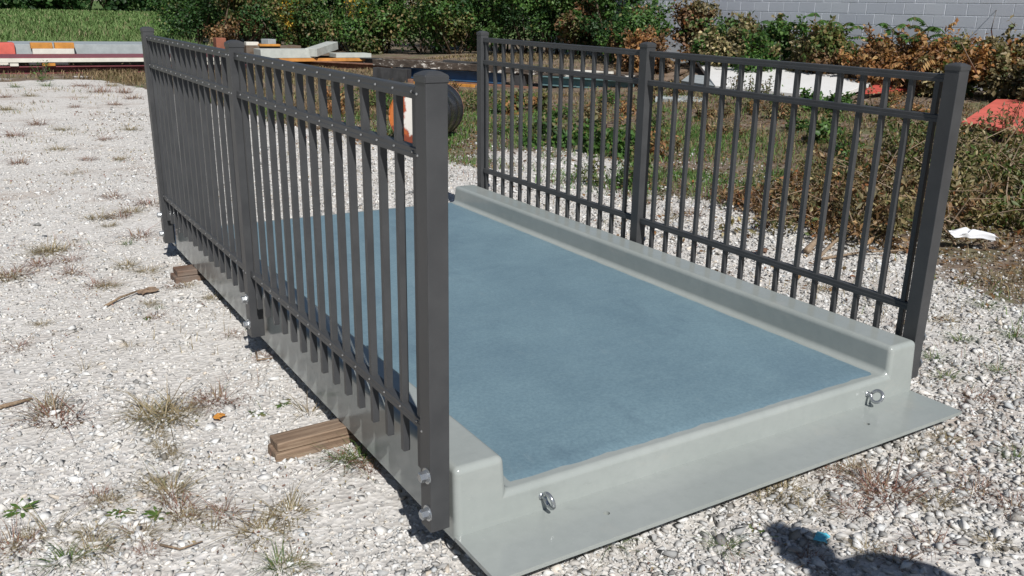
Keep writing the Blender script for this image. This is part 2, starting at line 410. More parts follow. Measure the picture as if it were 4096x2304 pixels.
def flange(name, y0, y1, holes):
    bm = bmesh.new(); x0, x1, zt, zb, q = -.003, 2.126, 0., -.014, .03
    def quad(a, b, c, d, z): bm.faces.new([bm.verts.new((p[0], p[1], z)) for p in (a, b, c, d)])
    cy = (y0 + y1) / 2; cuts = [x0]
    for h in holes: cuts += [h - q, h + q]
    cuts.append(x1)
    for z in (zt, zb):
        for k in range(len(cuts) - 1):
            a, b = cuts[k], cuts[k + 1]
            if k % 2 == 0: quad((a, y0), (b, y0), (b, y1), (a, y1), z)
            else:
                quad((a, y0), (b, y0), (b, cy - q), (a, cy - q), z); quad((a, cy + q), (b, cy + q), (b, y1), (a, y1), z)
                c = (a + b) / 2; n = 24; r = .0105
                ring = []; outer = []
                for i in range(n):
                    t = 2 * math.pi * i / n; ux, uy = math.cos(t), math.sin(t); m = max(abs(ux), abs(uy))
                    ring.append((c + ux * r, cy + uy * r)); outer.append((c + ux / m * q, cy + uy / m * q))
                for i in range(n):
                    j = (i + 1) % n; quad(ring[i], ring[j], outer[j], outer[i], z)
                    if z == zt:
                        bm.faces.new([bm.verts.new((*p, w)) for p, w in ((ring[i], zt), (ring[j], zt), (ring[j], zb), (ring[i], zb))])
    for a, b in (((x0, y0), (x1, y0)), ((x1, y0), (x1, y1)), ((x1, y1), (x0, y1)), ((x0, y1), (x0, y0))):
        bm.faces.new([bm.verts.new((*p, w)) for p, w in ((a, zt), (b, zt), (b, zb), (a, zb))])
    bmesh.ops.remove_doubles(bm, verts=bm.verts, dist=1e-5)
    link(name, bm_mesh(bm, name), M_GEL, bridge)
flange('flange_plate', -.225, .004, [.458, 1.698]); flange('flange_plate', L - .004, L + .225, [.458, 1.698])
def eye_bolt(x, z, phi):
    bm = bmesh.new(); R_, r_ = .0235, .0068
    u = Vector((-math.sin(phi), 0, math.cos(phi)))            # in-plane direction across the shaft
    yv = Vector((0, -1, 0)); c = Vector((x, -.010, z)) + yv * (R_ + .004) + u * -.006
    pts = [Vector((x, .03, z)), Vector((x, -.004, z))]; n = 22
    for k in range(n + 1):
        t = math.pi * 1.06 - 2 * math.pi * .985 * k / n
        pts.append(c + yv * (R_ * math.cos(t)) * 1.0 + u * (R_ * math.sin(t)))
    tube(bm, pts, r_, 12)
    cyl = [(x, .012, z), (x, .0005, z)]; tube(bm, cyl, .012, 12)
    link('eye_bolt', bm_mesh(bm, 'eye_bolt', True), M_ZINC, bridge)
eye_bolt(.295, .047, rad(192)); eye_bolt(1.841, .045, rad(150))

# railings -----------------------------------------------------------
PW, ZT, ZP0 = .0611, 1.2809, .0286
RAILS = [(1.2330, 1.2630), (1.0820, 1.1105), (.3125, .3430)]; RWID, PK, PITCH, PKB = .0280, .0212, .1132, .181
def post_mesh():
    return box_mesh('post', -PW / 2, PW / 2, 0, PW, ZP0, ZT, .0022, 2)
def cap_mesh():
    bm = bmesh.new(); a = PW / 2 + .0024; zs = [(a, 0), (a, .0175), (a - .004, .0205), (a - .016, .0272), (a - .024, .0285)]
    rings = []
    for s, z in zs: rings.append([bm.verts.new((sx * s, PW / 2 + sy * s, ZT - .002 + z)) for sx, sy in ((-1, -1), (1, -1), (1, 1), (-1, 1))])
    for p, q in zip(rings, rings[1:]):
        for k in range(4): bm.faces.new((p[k], p[(k + 1) % 4], q[(k + 1) % 4], q[k]))
    bm.faces.new(rings[0][::-1]); bm.faces.new(rings[-1])
    bmesh.ops.bevel(bm, geom=list(bm.edges), offset=.0016, segments=2, affect='EDGES')
    return bm_mesh(bm, 'post_cap')
def rail_mesh(y0, y1, z0, z1, side):
    # extruded rail: body with a slightly prouder lower lip on both faces
    w, h = RWID / 2, z1 - z0
    prof = [(-w - .0012, 0), (-w - .0012, h * .42), (-w, h * .50), (-w, h - .003), (-w + .003, h), (w - .003, h), (w, h - .003), (w, h * .50), (w + .0012, h * .42), (w + .0012, 0)]
    bm = bmesh.new(); A = [bm.verts.new((x, y0, z0 + z)) for x, z in prof]; B = [bm.verts.new((x, y1, z0 + z)) for x, z in prof]
    bm.faces.new(A); bm.faces.new(B[::-1])
    for k in range(len(prof)): bm.faces.new((A[k], A[(k + 1) % len(prof)], B[(k + 1) % len(prof)], B[k]))
    return bm_mesh(bm, 'rail')
POST, CAPM = post_mesh(), cap_mesh()
PICK = box_mesh('picket', -PK / 2, PK / 2, -PK / 2, PK / 2, PKB, RAILS[0][0] + .004, .0012, 1)
def bolt_mesh(s):
    bm = bmesh.new()
    cyl_x(bm, 0, s * .0035, 0, 0, .0235, 24); cyl_x(bm, s * .0035, s * .0062, 0, 0, .0175, 20)
    tube(bm, [(s * .0062, 0, 0), (s * .022, 0, 0), (s * .0245, 0, 0)], [.0155, .0155, .0125], 6)
    return bm_mesh(bm, 'anchor_bolt')
def railing(label, x, ys, lean, side):
    r = empty('railing', (x, 0, 0), 0, bridge); r.rotation_euler = (0, lean, 0); r['label'] = label
    for y in ys:
        p = link('post', POST, M_RAIL, r, (0, y, 0)); link('post_cap', CAPM, M_RAIL, r, (0, y, 0))
        bm_ = BOLT[side]
        for dy, z in ((.020, .204), (.016, .087)):
            link('anchor_bolt', bm_, M_ZINC, r, (side * PW / 2, y + dy + (.01 if y > 1 else 0), z))
    near = [.1293 + k * PITCH for k in range(15)]; far = [ys[2] - .030 - k * PITCH for k in range(15)]
    for k, y in enumerate(near + far): link('picket', PICK, M_RAIL, r, (rj.uniform(-.0006, .0006), y + rj.uniform(-.0012, .0012), rj.uniform(-.003, .002))).rotation_euler = (rj.uniform(-.0015, .0015), rj.uniform(-.001, .001), rj.uniform(-.02, .02))
    for a, b in ((ys[0] + PW, ys[1]), (ys[1] + PW, ys[2])):
        for z0, z1 in RAILS: link('rail', rail_mesh(a + .0006, b - .0006, z0, z1, side), M_RAIL, r)
    bm = bmesh.new()
    for z0, z1 in RAILS:
        for y in near + far + [ys[0] + PW * .8, ys[1] + .012, ys[1] + PW * .8]:
            post = any(abs(y - q - PW / 2) < PW / 2 for q in ys); xo = side * ((PW / 2) if post else RWID / 2 + .001)
            g = bmesh.ops.create_icosphere(bm, subdivisions=1, radius=.0042); bmesh.ops.translate(bm, verts=g['verts'], vec=(xo, y, z0 + (z1 - z0) * .56))
    s = link('rail_screws', bm_mesh(bm, 'rail_screws'), M_SCREW, r); s['kind'] = 'stuff'
    return r
rj = random.Random(77)
M_SCREW = m_metal('dull_screw', (.42, .42, .42), .28)
BOLT = {-1: bolt_mesh(-1), 1: bolt_mesh(1)}
railing('dark bronze railing seen from its outer screwed side', -.0739 + PW / 2, (.0181, 1.7749, 3.6072), -.0089, -1)
railing('dark bronze railing seen from the deck side', 2.1558 + PW / 2, (.0331, 1.8098, 3.5839), -.0183, 1)

# timbers under the bridge -------------------------------------------
rnd = random.Random(4)
def timber(name, mat, loc, rz, lx, ly, lz, label, cat='timber', group=None, jit=.002, bev=.004, cuts=5):
    me = box_mesh(name, 0, lx, -ly / 2, ly / 2, 0, lz, bev, 1, jit, rnd, cuts)
    o = link(name, me, mat); o.location = loc; o.rotation_euler = (0, 0, rz); return tag(o, label, cat, group)
HT = (GZ + ZB) / 2
timber('timber', M_WOOD, (-.268, .880, -.004), rad(2.2), 2.35, .092, HT + .003, 'lower board of the brown timber pair under the bridge, next to the bolted middle post')
timber('timber', M_WOOD, (-.258, .886, HT - .001), rad(2.0), 2.35, .090, HT - .001, 'upper board of the brown timber pair under the bridge, next to the bolted middle post')
timber('timber', M_WOOD2, (-.125, 3.19, -.004), rad(1.0), 2.3, .125, HT * 1.05, 'lower half of the split dark timber under the far end of the bridge')
timber('timber', M_WOOD2, (-.108, 3.20, HT * 1.03 - .002), rad(.5), 2.3, .118, HT * .95, 'upper half of the split dark timber under the far end of the bridge')

# ------------------------------------------------------------------ painted concrete-block wall
def block_wall():
    XW, Y0, Y1, ZTOP = 14.0, -2.0, 20.0, 3.6
    w = tag(empty('block_wall', (XW, 0, 0)), 'pale painted concrete block wall behind the brush, blue skylight put into its colour', 'wall')
    s = NT('painted_block'); oi = s.n('ShaderNodeObjectInfo'); co = s.world()
    c = s.mix(s.ramp(oi.outputs['Random'], [(0., 0.), (1., 1.)]), (.60, .63, .70), (.68, .71, .77))  # blue of the skylight mixed into the pale paint colour
    n = s.noise(co, 3, 5); c = s.mix(s.ramp(n, [(.35, .0), (.75, .35)]), c, (.57, .59, .64))
    s.set(c, .7, s.bump(s.noise(co, 90, 4, .7), .45, .004), spec=.3)
    mo = m_paint('painted_mortar_lit_edges', (.84, .85, .87), .8, .05)  # whiter than the blocks: light caught on the joint edges, put into the colour
    link('mortar_core', box_mesh('mortar_core', .0045, .2, Y0, Y1, -.3, ZTOP, 0), mo, w)
    bw, bh, j = .4064, .2032, .0120
    bm = bmesh.new(); add_box(bm, 0, .05, j / 2, bw - j / 2, j / 2, bh - j / 2)
    bmesh.ops.bevel(bm, geom=[e for e in bm.edges if abs(e.verts[0].co.x) < 1e-6 and abs(e.verts[1].co.x) < 1e-6], offset=.003, segments=1, affect='EDGES')
    bl = bm_mesh(bm, 'block'); rest = bmesh.new()
    for row in range(0, int(ZTOP / bh)):
        z = row * bh + .02; y = Y0 - (bw / 2 if row % 2 else 0)
        while y < Y1 - bw + .01:
            yy = max(y, Y0)
            if y >= Y0:
                if .75 < z < 2.25 and 3.6 < y < 16.6:
                    link('block', bl, s.m, w, (rnd.uniform(-.0012, .0012), y, z))
                else: add_box(rest, 0, .05, y + j / 2, y + bw - j / 2, z + j / 2, z + bh - j / 2)
            y += bw
    o = link('outer_blocks', bm_mesh(rest, 'outer_blocks'), s.m, w); o['kind'] = 'stuff'
block_wall()

# ------------------------------------------------------------------ leaves and blades
def pick_cols(rs, pal, n, jit=.22):
    pal = np.array(pal); w = pal[:, 3] / pal[:, 3].sum(); k = rs.choice(len(pal), n, p=w)
    return pal[k, :3] * rs.uniform(1 - jit, 1 + jit, (n, 1))
def leaves_geo(rs, P, Nrm, size, aspect, cols, droop=.25):
    """folded diamond leaves: 4 verts, 2 triangles each"""
    n = len(P); Nrm = Nrm / np.linalg.norm(Nrm, axis=1, keepdims=True)
    t = rs.normal(size=(n, 3)); t[:, 2] -= droop; t -= (t * Nrm).sum(1, keepdims=True) * Nrm; t /= np.linalg.norm(t, axis=1, keepdims=True)
    b = np.cross(Nrm, t); s = size[:, None]; fold = rs.uniform(.05, .3, (n, 1))
    base = P - t * s * .5; tip = P + t * s * .5 - Nrm * s * .12
    l = P - t * s * .06 + b * s * aspect * .5 + Nrm * s * fold * .35; r = P - t * s * .06 - b * s * aspect * .5 + Nrm * s * fold * .35
    V = np.stack([base, r, tip, l], 1).reshape(-1, 3); i = np.arange(n)[:, None] * 4
    F = np.concatenate([i + np.array([[0, 1, 2]]), i + np.array([[0, 2, 3]])], 1).reshape(-1, 3)
    return V, F, np.repeat(cols, 4, 0)
GREEN = [(.045, .105, .022, 4), (.07, .145, .03, 3), (.10, .18, .045, 1.5), (.025, .06, .016, 2), (.14, .14, .05, .5)]
DKGREEN = [(.02, .055, .016, 3), (.03, .08, .02, 3), (.05, .10, .026, 1)]
OLIVE = [(.10, .12, .035, 3), (.14, .13, .05, 2), (.06, .10, .025, 2), (.20, .14, .06, 1.2)]
BROWN = [(.15, .085, .042, 3), (.21, .125, .06, 3), (.09, .052, .03, 2), (.30, .20, .10, 1.5), (.24, .10, .04, 1)]
WILT = [(.15, .13, .06, 3), (.23, .18, .09, 3), (.34, .28, .15, 2), (.09, .075, .04, 2), (.09, .12, .04, 1)]
RUST = [(.26, .12, .045, 3), (.32, .17, .065, 3), (.18, .08, .03, 2), (.38, .24, .10, 1)]
YELLOW = [(.45, .27, .02, 3), (.55, .36, .04, 2), (.12, .13, .03, 2)]
def bush(label, x, y, rx, ry, h, n, leaf, pal, seed, name='shrub', cat='bush', group=None, lobes=16, z0=None, pal2=None, stems=7, low=.05, aspect=.62):
    rs = np.random.RandomState(seed); g = float(ground_h(x, y)) if z0 is None else z0
    root = tag(empty(name, (x, y, g)), label, cat, group)
    cen = []; 
    for k in range(lobes):
        a = rs.uniform(0, 2 * np.pi); q = math.sqrt(rs.rand()) * .8; zz = rs.uniform(low + .1, .9) * h; sh = math.sqrt(max(.12, 1 - ((zz / h - .35) / .75) ** 2))
        cen.append((math.cos(a) * rx * q * sh, math.sin(a) * ry * q * sh, zz, rs.uniform(.2, .42) * min(rx, ry, h) * 1.15, rs.rand(), rs.rand()))
    cen = np.array(cen); k = rs.choice(lobes, n, p=cen[:, 3] ** 2 / (cen[:, 3] ** 2).sum())
    d = rs.normal(size=(n, 3)); d /= np.linalg.norm(d, axis=1, keepdims=True)
    r = cen[k, 3] * (rs.rand(n) ** .33) * rs.uniform(.75, 1.22, n)
    P = cen[k, :3] + d * r[:, None] * np.array([1.1, 1.1, .85]); P[:, 2] = np.maximum(P[:, 2], rs.uniform(.0, .12, n) * h * .5 + .02)
    P += rs.normal(0, leaf * .5, (n, 3)); P[:, 2] = np.clip(P[:, 2], .02, None)
    N = d * .7 + rs.normal(0, .55, (n, 3)) + np.array([-.1, -.3, .55])
    cols = pick_cols(rs, pal, n)
    if pal2 is not None:
        m = (cen[k, 4] < .42); cols[m] = pick_cols(rs, pal2, int(m.sum()))
    cols *= (.72 + .56 * cen[k, 5])[:, None]
    ns = 26; sh = []; per = n // 110
    for q in range(ns):                                     # leafy shoots that break the outline
        c = cen[rs.randint(lobes)]; dv_ = np.array([rs.normal(0, .55), rs.normal(-.15, .55), rs.uniform(.35, 1.1)]); dv_ /= np.linalg.norm(dv_); ln = rs.uniform(.7, 1.15) * c[3] * 1.7
        b_ = c[:3] + dv_ * c[3] * .3; e_ = b_ + dv_ * ln + np.array([0, 0, -.12 * ln]); sh.append((b_, e_)); i_ = slice(q * per, (q + 1) * per); t_ = rs.uniform(.15, 1.03, per)[:, None]
        P[i_] = b_ + (e_ - b_) * t_ + rs.normal(0, leaf * .55, (per, 3)); P[i_, 2] = np.maximum(P[i_, 2], .03); N[i_] = rs.normal(0, .7, (per, 3)) + np.array([0, -.2, .5]); cols[i_] = pick_cols(rs, pal if rs.rand() < .6 or pal2 is None else pal2, per) * rs.uniform(.8, 1.25)
    V, F, cc = leaves_geo(rs, P, N, leaf * rs.uniform(.6, 1.35, n), aspect, cols)
    link('crown', np_mesh('crown', V, F, cc), M_LEAF, root)
    bm = bmesh.new()
    for b_, e_ in sh: tube(bm, [b_, (b_ + e_) / 2, e_], [.0035 * h + .002, .003 * h + .0015, .001], 3, cap=False)
    for s in range(stems):
        c = cen[s % lobes]; b = Vector((c[0] * .25, c[1] * .25, -.06)); e = Vector(c[:3]); mid = (b + e) / 2 + Vector(rs.normal(0, .07 * h, 3))
        tube(bm, [b, mid, e, e + Vector((rs.normal(0, .1), rs.normal(0, .1), .25)) * c[3]], [.012 * h + .006, .009 * h + .004, .004 * h + .003, .002], 5)
    link('stem', bm_mesh(bm, 'stem', True), M_STEM, root)
    return root
def frond_sapling(label, x, y, h, nf, flen, pal, seed, stem_lean=(0, 0), group=None, name='sapling', cat='sapling', leafl=.11, z0=None, droop=1.):
    """pinnate leaved sapling: stem and arching fronds with paired leaflets"""
    rs = np.random.RandomState(seed); g = float(ground_h(x, y)) if z0 is None else z0
    root = tag(empty(name, (x, y, g)), label, cat, group); bm = bmesh.new()
    top = Vector((stem_lean[0], stem_lean[1], h)); tube(bm, [(0, 0, -.05), top * .5 + Vector((.02, 0, 0)), top], [.016, .012, .006], 6)
    PP = []; TT = []; NN = []; SS = []
    for f in range(nf):
        t = .62 + .38 * (f + .5) / nf; b = top * t; a = f * 2.4 + rs.uniform(-.4, .4); up = rs.uniform(.5, 1.5); L_ = flen * rs.uniform(.7, 1.15)
        dirv = Vector((math.cos(a), math.sin(a), up)).normalized(); pts = []
        for i in range(13):
            q = i / 12; p = b + dirv * L_ * q + Vector((0, 0, -1)) * L_ * .55 * droop * q * q; pts.append(p)
        tube(bm, pts[::3], [.005, .004, .003, .002, .0012], 4)
        for i in range(2, 13):
            p = pts[i]; tg = (pts[i] - pts[i - 1]).normalized(); sd_ = tg.cross(Vector((0, 0, 1))); sd_ = sd_.normalized() if sd_.length > .01 else Vector((1, 0, 0))
            for sgn in (-1, 1):
                ld = (sd_ * sgn + tg * .35 + Vector((0, 0, -.45 * droop))).normalized(); sz = leafl * (1 - .35 * abs(i / 12 - .45)) * rs.uniform(.8, 1.15)
                PP.append(p + ld * sz * .5); TT.append(ld); nn = ld.cross(tg) * sgn; NN.append(nn if nn.z > 0 else -nn); SS.append(sz)
    PP, TT, NN, SS = map(np.array, (PP, TT, NN, SS)); n = len(PP)
    NN = NN + rs.normal(0, .18, NN.shape); NN /= np.linalg.norm(NN, axis=1, keepdims=True); B = np.cross(NN, TT); s = SS[:, None]
    V = np.stack([PP - TT * s * .5, PP - TT * s * .1 - B * s * .17, PP + TT * s * .5 - NN * s * .1, PP - TT * s * .1 + B * s * .17], 1).reshape(-1, 3)
    i = np.arange(n)[:, None] * 4; F = np.concatenate([i + np.array([[0, 1, 2]]), i + np.array([[0, 2, 3]])], 1).reshape(-1, 3)
    link('crown', np_mesh('crown', V, F, np.repeat(pick_cols(rs, pal, n), 4, 0)), M_LEAF, root)
    link('stem', bm_mesh(bm, 'stem', True), M_STEM, root); return root
def blades_geo(rs, P, h, w, lean, cols, dirs=None, bend=.5):
    """curved grass blades: 5 verts, 3 triangles"""
    n = len(P); a = rs.uniform(0, 2 * np.pi, n) if dirs is None else dirs
    d = np.stack([np.cos(a), np.sin(a), np.zeros(n)], 1); sd_ = np.stack([-np.sin(a), np.cos(a), np.zeros(n)], 1) * (w * .5)[:, None]
    H = h[:, None]; Lm = lean[:, None]; z = np.array([[0, 0, 1.]])
    mid = P + d * H * Lm * .35 + z * H * .55; tip = P + d * H * Lm * (1.0) + z * H * (1 - bend * Lm * .5)
    V = np.stack([P - sd_, P + sd_, mid + sd_ * .7, mid - sd_ * .7, tip], 1).reshape(-1, 3); i = np.arange(n)[:, None] * 5
    F = np.concatenate([i + np.array([[0, 1, 2]]), i + np.array([[0, 2, 3]]), i + np.array([[3, 2, 4]])], 1).reshape(-1, 3)
    return V, F, np.repeat(cols, 5, 0)

# ------------------------------------------------------------------ the thicket at the back and along the wall
TH = 'shrubs of the thicket'
thick = [  # x, y, rx, ry, h, leaves, palette, second palette, label
 (6.9, 33.0, 2.0, 1.8, 3.4, 9000, DKGREEN, GREEN, 'dark green bush at the edge of the thicket beside the meadow'),
 (7.7, 30.8, 1.2, 1.1, 3.0, 6000, BROWN, OLIVE, 'brown withered bush at the meadow end of the thicket'),
 (9.3, 30.5, 1.8, 1.5, 3.2, 9000, DKGREEN, GREEN, 'dark leafy bush beside the goldenrod in the thicket'),
 (9.6, 28.2, 1.5, 1.3, 2.0, 8000, GREEN, OLIVE, 'low olive green bush below the goldenrod behind the stacked grey beams'),
 (11.2, 28.2, 1.9, 1.6, 3.6, 9500, GREEN, DKGREEN, 'tall green bush behind the tilted grey beam'),
 (11.2, 25.6, 1.5, 1.3, 1.9, 8000, GREEN, OLIVE, 'rounded green bush behind the short grey beam'),
 (12.6, 25.2, 1.7, 1.5, 3.5, 9500, GREEN, OLIVE, 'tall green bush with pale leaves behind the old brown beam'),
 (12.3, 22.6, 1.4, 1.2, 1.9, 8000, OLIVE, GREEN, 'olive green bush with bare stalks behind the orange pipe'),
 (13.5, 22.0, 1.7, 1.5, 3.4, 9500, GREEN, DKGREEN, 'dense green bush rising above the corner post of the deck-side railing'),
 (13.0, 19.6, 1.3, 1.1, 2.2, 8000, GREEN, GREEN, 'bright green bush behind the weathered board stack'),
 (13.0, 18.6, 1.2, 1.2, 3.2, 9000, DKGREEN, GREEN, 'dark green bush at the end of the block wall'),
 (13.2, 17.6, 1.0, .9, 1.8, 7000, BROWN, OLIVE, 'brown vine covered bush near the end of the block wall'),
 (13.2, 15.9, 1.0, 1.1, 2.6, 9000, GREEN, DKGREEN, 'green leafy bush against the end of the block wall'),
 (12.7, 14.6, .9, .9, 1.25, 6500, GREEN, BROWN, 'green and brown mixed bush behind the white panels'),
 (13.2, 13.2, .62, .6, 1.35, 5200, BROWN, WILT, 'upright brown withered bush against the block wall'),
]
for k, (x, y, rx, ry, h, n, p, p2, lb) in enumerate(thick):
    bush(lb, x, y, rx, ry, h, n, .105 if y > 20 else .085, p, 100 + k, pal2=p2, lobes=20 if h > 2.5 else 14)
# darker growth standing behind
for k, (x, y, h, lb) in enumerate([(9.5, 36, 6.0, 'tall dark tree behind the meadow end of the thicket'), (13.2, 32.5, 6.5, 'tall dark tree behind the goldenrod'), (15.6, 28.0, 6.5, 'tall dark tree behind the middle of the thicket'), (16.4, 23.5, 6.0, 'tall dark tree behind the block wall end of the thicket')]):
    bush(lb, x, y, 3.0, 2.6, h, 12000, .15, DKGREEN, 140 + k, name='tree', cat='tree', lobes=26, pal2=GREEN, stems=9)
# goldenrod
def goldenrod(label, x, y, h, seed, n=900):
    rs = np.random.RandomState(seed); g = float(ground_h(x, y)); root = tag(empty('goldenrod', (x, y, g)), label, 'wildflower')
    bm = bmesh.new(); P = []; cl = []
    for s in range(16):
        a = rs.uniform(0, 6.28); r = .55 * math.sqrt(rs.rand()); b = Vector((math.cos(a) * r * .5, math.sin(a) * r * .5, 0)); e = Vector((math.cos(a) * r, math.sin(a) * r, h * rs.uniform(.75, 1.)))
        tube(bm, [b, (b + e) / 2, e], [.008, .006, .003], 4)
        m = n // 16; t = rs.rand(m); up = t > .45
        q = np.array(b)[None] + (np.array(e) - np.array(b))[None] * t[:, None] + rs.normal(0, 1, (m, 3)) * np.where(up, .07, .09)[:, None]
        P.append(q); c = pick_cols(rs, OLIVE, m); c[up] = pick_cols(rs, YELLOW, int(up.sum())); cl.append(c)
    P = np.concatenate(P); cl = np.concatenate(cl); P[:, 2] = np.clip(P[:, 2], .03, None)
    V, F, cc = leaves_geo(rs, P, rs.normal(size=(len(P), 3)) + np.array([0, -.3, .5]), rs.uniform(.05, .11, len(P)), .6, cl)
    link('flower_head', np_mesh('flower_head', V, F, cc), M_LEAF, root); link('stem', bm_mesh(bm, 'stem'), M_STEM, root)
p = at_y(1180, 100, 28.2); goldenrod('yellow flowering goldenrod clump in front of the thicket', p[0], p[1], 2.05, 7, 2400)
p = at_y(1440, 60, 26.4); goldenrod('small orange yellow goldenrod tip above the thicket', p[0], p[1], 2.15, 8, 900)
# brush along the wall
wallb = [
 (12.9, 11.6, .75, .75, .98, 6500, WILT, GREEN, 'wilted tan and green bush against the block wall left of the tall frond'),
 (12.8, 10.3, .85, .75, .98, 7000, GREEN, WILT, 'green leafed bush with drooping tan leaves against the block wall'),
 (13.0, 9.2, .75, .7, .84, 6000, OLIVE, BROWN, 'olive brown bush beside the dark hollow in the wall brush'),
 (13.0, 8.1, .7, .7, .72, 6000, RUST, BROWN, 'rust brown bush with hanging dead fronds by the block wall'),
 (12.9, 7.0, .8, .7, .70, 6500, RUST, WILT, 'rusty tan dead bush beside the leaning stick at the block wall'),
 (12.8, 5.9, .8, .75, .72, 6500, WILT, RUST, 'tan wilted bush above the large red panel'),
 (12.7, 4.8, .8, .75, .76, 6500, WILT, OLIVE, 'olive tan wilted bush beyond the large red panel'),
 (12.7, 6.5, .5, .5, .45, 3500, WILT, OLIVE, 'low wilted bush between the two red panels'),
 (11.4, 12.6, .7, .6, .66, 5200, RUST, BROWN, 'low rust coloured bush behind the brown planks'),
]
for k, (x, y, rx, ry, h, n, p, p2, lb) in enumerate(wallb):
    bush(lb, x, y, rx, ry, h, n, .085, p, 200 + k, pal2=p2, lobes=13)
fr = [  # px, py of tip, x, fronds, length, palette
 (2780, 90, 13.3, 7, .75, GREEN, 'green pinnate sapling at the end of the block wall'),
 (3110, 80, 13.3, 7, .60, GREEN, 'green pinnate sapling with dark leaves left of the tall single frond'),
 (3270, 4, 13.6, 2, .42, GREEN, 'tall thin sapling with one upright frond against the block wall'),
 (3390, 75, 13.3, 6, .55, GREEN, 'green pinnate sapling right of the tall single frond'),
 (3580, 85, 13.4, 4, .55, GREEN, 'narrow green sapling with stacked fronds against the block wall'),
 (3720, 80, 13.3, 8, .58, GREEN, 'broad green sapling with arching fronds against the block wall'),
 (3880, 150, 13.2, 5, .5, GREEN, 'low green sapling beside the leaning stick'),
 (4010, 150, 13.2, 5, .5, OLIVE, 'olive green sapling beside the tall dry stalk'),
 (3640, 250, 12.4, 5, .62, RUST, 'dead rust brown pinnate sapling hanging over the wall brush'),
 (3760, 215, 12.4, 5, .60, RUST, 'dead tan pinnate sapling drooping over the wall brush'),
]
for k, (px, py, x, nf, fl, pal, lb) in enumerate(fr):
    q = at_x(px, py, x); g = float(ground_h(q[0], q[1])); frond_sapling(lb, q[0], q[1], max(.35, q[2] - g - (.12 if nf > 2 else .25)), nf + 2, fl, pal, 300 + k, leafl=.15, droop=1.5 if pal is RUST else 1.)

# ------------------------------------------------------------------ stacked panels, beams and lumber
M_MAROON = m_paint('maroon_panel', (.20, .055, .065), .5, .18)
M_WHITEP = m_paint('off_white_panel', (.62, .60, .54), .5, .08)
M_GREYP = m_paint('grey_panel', (.33, .36, .37), .45, .12)
M_LGREY = m_paint('light_grey_beam', (.44, .46, .43), .5, .12)
M_REDP = m_paint('red_panel', (.56, .115, .085), .55, .18, .2, 4)
M_REDW = m_paint('weathered_red_panel', (.46, .075, .055), .6, .25, .2, 3)
M_AMBER = m_paint('amber_board', (.50, .22, .04), .55, .2)
M_ORANGE = m_paint('orange_pipe', (.50, .22, .055), .5, .2)
M_BLUEP = m_paint('blue_steel', (.035, .085, .17), .5, .25)
M_TEAL = m_paint('teal_steel', (.11, .19, .20), .5, .2)
M_RUST = m_paint('rusty_steel', (.19, .095, .06), .8, .35, .3, 9)
M_DARK = m_paint('dark_steel', (.04, .04, .042), .6, .3)
M_BRICK = m_paint('red_brown_timber', (.24, .085, .05), .8, .2)
def m_flake():
    s = NT('flaking_old_beam'); co = s.world((1, 1, 2)); n = s.noise(co, 4.5, 6, .7)
    c = s.ramp(n, [(.25, (.028, .024, .022)), (.5, (.07, .055, .045)), (.56, (.11, .09, .075)), (.59, (.55, .53, .49)), (.66, (.62, .60, .56))])
    return s.set(c, .85, s.bump(n, .6, .02), spec=.2)
M_FLAKE = m_flake()
def m_dirty_white():
    s = NT('dirty_white_panel'); co = s.world(); n = s.noise(co, 2.2, 6, .65)  # white with random brown dirt blotches
    c = s.ramp(n, [(.3, (.66, .655, .635)), (.62, (.70, .695, .68)), (.72, (.55, .50, .42)), (.85, (.36, .29, .21))])
    sp = s.ramp(s.noise(co, 16, 3), [(.66, 0.), (.72, .8)]); c = s.mix(sp, c, (.30, .26, .2))
    return s.set(c, .6, spec=.3)
M_DWHITE = m_dirty_white()
def boxthing(name, mat, x0, x1, y0, y1, z0, z1, label, cat, group=None, rz=0., bev=.006, parts=None):
    cx, cy = (x0 + x1) / 2, (y0 + y1) / 2
    me = box_mesh(name, x0 - cx, x1 - cx, y0 - cy, y1 - cy, 0, z1 - z0, bev, 1)
    o = link(name, me, mat); o.location = (cx, cy, z0); o.rotation_euler = (0, 0, rz); return tag(o, label, cat, group)
def rectthing(name, mat, px0, px1, pt, pb, Y, depth, label, cat, rz=0., group=None, zmin=None):
    pm = (px0 + px1) / 2; x0 = at_y(px0, (pt + pb) / 2, Y)[0]; x1 = at_y(px1, (pt + pb) / 2, Y)[0]
    z0 = at_y(pm, pb, Y)[2]; z1 = at_y(pm, pt, Y)[2]
    if zmin is not None: z0 = zmin
    return boxthing(name, mat, x0, x1, Y, Y + depth, z0, z1, label, cat, group, rz)
def beam_between(name, mat, A, B, z0, z1, width, label, cat='beam', group=None, jit=0., prof=None):
    A = Vector((A[0], A[1])); B = Vector((B[0], B[1])); d = B - A; ang = math.atan2(d.y, d.x); Lg = d.length
    if prof == 'I':
        bm = bmesh.new(); h = z1 - z0; t = min(.018, h * .16)
        add_box(bm, 0, Lg, 0, width, 0, t); add_box(bm, 0, Lg, 0, width, h - t, h); add_box(bm, 0, Lg, width * .5 - .008, width * .5 + .008, t, h - t); me = bm_mesh(bm, name)
    else: me = box_mesh(name, 0, Lg, 0, width, 0, z1 - z0, .005, 1, jit, rnd, 7 if jit else 0)
    o = link(name, me, mat); o.location = (A.x, A.y, z0); o.rotation_euler = (0, 0, ang); return tag(o, label, cat, group)
PANELS = []
